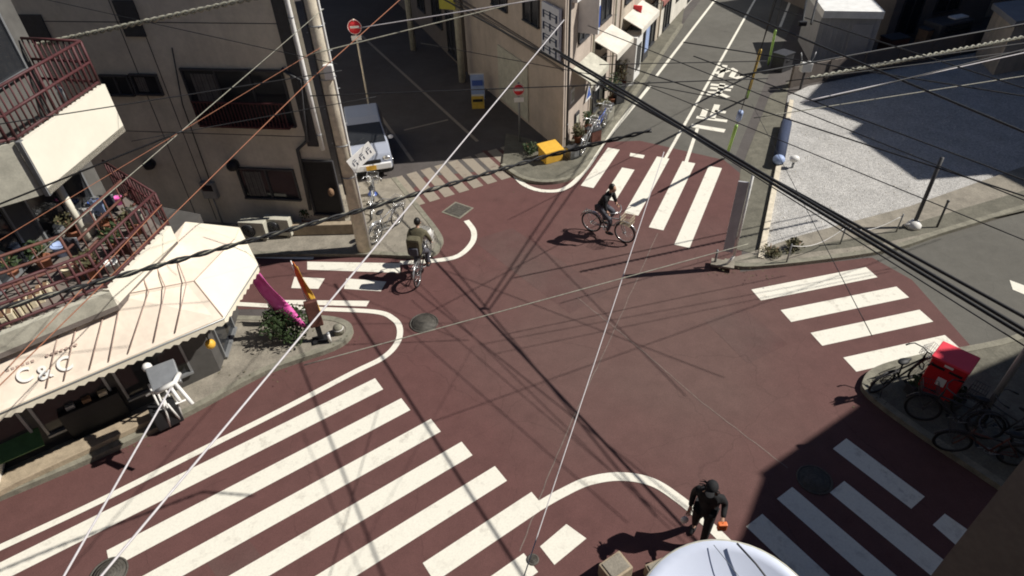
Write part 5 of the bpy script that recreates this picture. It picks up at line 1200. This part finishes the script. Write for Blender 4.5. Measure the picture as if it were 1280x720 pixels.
two((960, 226), (1280, 419), 6.4, 6.35, .019, M_CAB, 'lowest black strand of the thick bundle crossing to the right edge', e0=1.6)
two((1010, 262), (1280, 432), 6.5, 6.4, .007, M_CAB, 'thin wire just below the thick bundle at right', e0=1.2)
cable([G(-40, 397, 6.6), G(450, 263, 6.5), G(680, 196, 6.6), G(825, 160, 7.0)], .019, M_CAB, 'dark twisted cable from the left edge over the awning, its right end a modelled shadow line', twist=.5)  # last stretch stands in for a shadow lying on the road
cable([G(-40, 397, 6.6), G(450, 262, 6.5), G(560, 231, 6.55)], .010, M_CABT, 'pale messenger strand along the dark twisted cable', twist=.4)
two((705, 25), (160, 680), 7.0, 6.6, .0095, M_CABW, 'bright thin wire running from the corner building to the lower left', e0=.0, e1=.2)
two((830, 190), (665, 690), 5.6, 3.6, .007, M_CABW, 'fine pale wire hanging across the middle of the junction', e0=.0, e1=.1)
two((205, 500), (80, 720), 6.6, 6.8, .008, M_CABW, 'fine pale wire at lower left going to the frame bottom', e0=.1, e1=.2)
two((0, 66), (325, -4), 6.2, 7.2, .035, M_CABT, 'thick pale twisted cable in the upper left corner', e0=.3, twist=.35)
two((210, 275), (392, 96), 5.0, 6.0, .008, M_CABO, 'orange wire rising past the house wall', e0=1.2, e1=.0)
two((392, 96), (505, -5), 6.0, 6.6, .008, M_CABO, 'orange wire continuing right of the thick pole', e0=.0, e1=.3)
two((150, 230), (330, 75), 6.4, 6.8, .006, M_CABT, 'grey wire crossing the big house window', e0=.4, e1=.6)
two((0, 255), (175, 185), 5.8, 6.4, .014, M_CAB, 'dark wire in front of the lower balcony', e0=.3, e1=.3)
two((0, 155), (160, 130), 7.4, 7.4, .007, M_CAB, 'thin dark wire over the cream balcony panel', e0=.3, e1=1.9)
two((1010, 98), (1280, 46), 5.0, 5.2, .03, M_CABT, 'thick brownish twisted cable along the far lot wall', e0=.0, e1=.3, twist=.35)
two((960, 88), (1280, 30), 5.2, 5.4, .02, M_CAB, 'dark cable above the brownish twisted one', e0=.1, e1=.3)
two((1000, 128), (1280, 66), 5.0, 5.0, .012, M_CABW, 'thin pale wire over the shaded lot', e0=.0, e1=.3)
two((890, 0), (1280, 165), 6.5, 6.2, .018, M_CAB, 'black wire slanting over the shed and lot', e0=.3, e1=.3)
two((890, 118), (1280, 245), 5.5, 5.5, .012, M_CAB, 'thin black wire across the gravel lot', e0=.4, e1=.3)
two((960, 105), (1280, 225), 6.2, 6.0, .010, M_CAB, 'very thin wire across the shaded part of the lot', e0=.4, e1=.3)
two((940, 130), (1090, 420), 5.6, 6.8, .004, M_CAB, 'hair thin drop wire over the lot corner', e0=.0, e1=.0)
two((440, 118), (960, 98), 6.0, 6.0, .010, M_CAB, 'thin dark wire crossing above the alley', e0=.1, e1=.0)
two((560, -5), (730, 95), 5.0, 4.65, .012, M_CAB, 'thin wire joining the bundle above the corner building', e0=.2, e1=.0)
two((440, 440), (935, 305), 6.9, 6.9, .0045, M_CABT, 'faint pale wire stretched over the junction centre', e0=.1, e1=.0)
for i, (p_, q_, z_, r_) in enumerate((((648, 422), (875, 380), 6.0, .009), ((664, 433), (880, 388), 6.3, .009), ((600, 506), (900, 398), 6.6, .011), ((430, 405), (590, 404), 6.1, .008))):
    a_, b_ = G(*p_), G(*q_); sh_ = Vector((z_*math.cos(SUN_AZ), z_*math.sin(SUN_AZ), z_)); a_, b_ = a_+sh_, b_+sh_
    cable([a_+(a_-b_)*(.2 if i < 3 else 0), b_+(b_-a_)*(1.2 if i < 3 else 0)], r_, M_CAB, ('thin wire over the junction heading to the gravel lot, uppermost of its group', 'thin wire over the junction just below its neighbour to the gravel lot', 'thin wire crossing lowest over the junction towards the right road', 'short thin wire over the junction centre')[i])
xw = [((0, 300), (340, 96), 6.2, 6.8, .004, M_CABO, 'fine brownish wire over the lower balcony'), ((0, 470), (170, 290), 5.6, 5.8, .006, M_CABO, 'fine brown wire from the balcony down over the awning'),
      ((60, 0), (330, 60), 7.0, 7.0, .007, M_CAB, 'thin black wire across the upper floor of the grey house'), ((200, 170), (420, 130), 6.6, 6.6, .006, M_CAB, 'thin black wire ending at the thick pole below the big window'),
      ((780, 50), (1280, 250), 5.8, 5.6, .009, M_CAB, 'thin black wire over the stop lettering and lot'), ((840, 120), (1280, 300), 5.4, 5.2, .008, M_CAB, 'thin black wire over the lime covered guy and the gravel'),
      ((900, 60), (1280, 120), 5.8, 5.8, .012, M_CAB, 'black wire in front of the grey shed'), ((1000, 20), (1280, 110), 6.0, 6.0, .012, M_CAB, 'black wire high over the shed roof to the right edge'),
      ((990, 140), (1280, 95), 5.2, 5.2, .010, M_CABT, 'greyish wire low over the shaded gravel'), ((480, 30), (700, -5), 6.5, 6.8, .010, M_CABW, 'pale wire high across the alley'),
      ((420, 60), (640, 5), 6.2, 6.5, .012, M_CABT, 'grey wire over the alley near the no entry sign'), ((560, 60), (830, 110), 5.6, 5.6, .008, M_CAB, 'thin wire in front of the vertical sign')]
for a_, b_, z0_, z1_, r_, m_, l_ in xw: two(a_, b_, z0_, z1_, r_, m_, l_, e0=.15, e1=.25)
# pair of wires that meet above the junction (their shadows form the V on the road)
J0 = Vector((G(603, 386).x+6.6, G(603, 386).y+.46, 6.6))
for i, (px, dx) in enumerate((((700, 240), 0), ((714, 240), .05))):
    g_ = G(*px); far = Vector((g_.x+6.6, g_.y+.46, 6.6)); s_ = J0+Vector((dx*3, -dx, 0)); cable([s_, s_+(far-s_)*2.6], .021, M_CAB, ('left', 'right')[i]+' one of two wires running up along the far road above the zebra')
c = MB().box(J0, (.16, .09, .09)); tag(c.build('cable_joint', M_CAB, bevel=.02), 'small dark cable joint where the wires meet over the junction', 'cable joint')

# every placement of a lettering part etc. is done; freeze nothing else
scn.render.film_transparent = False
scn.cycles.filter_width = 1.9
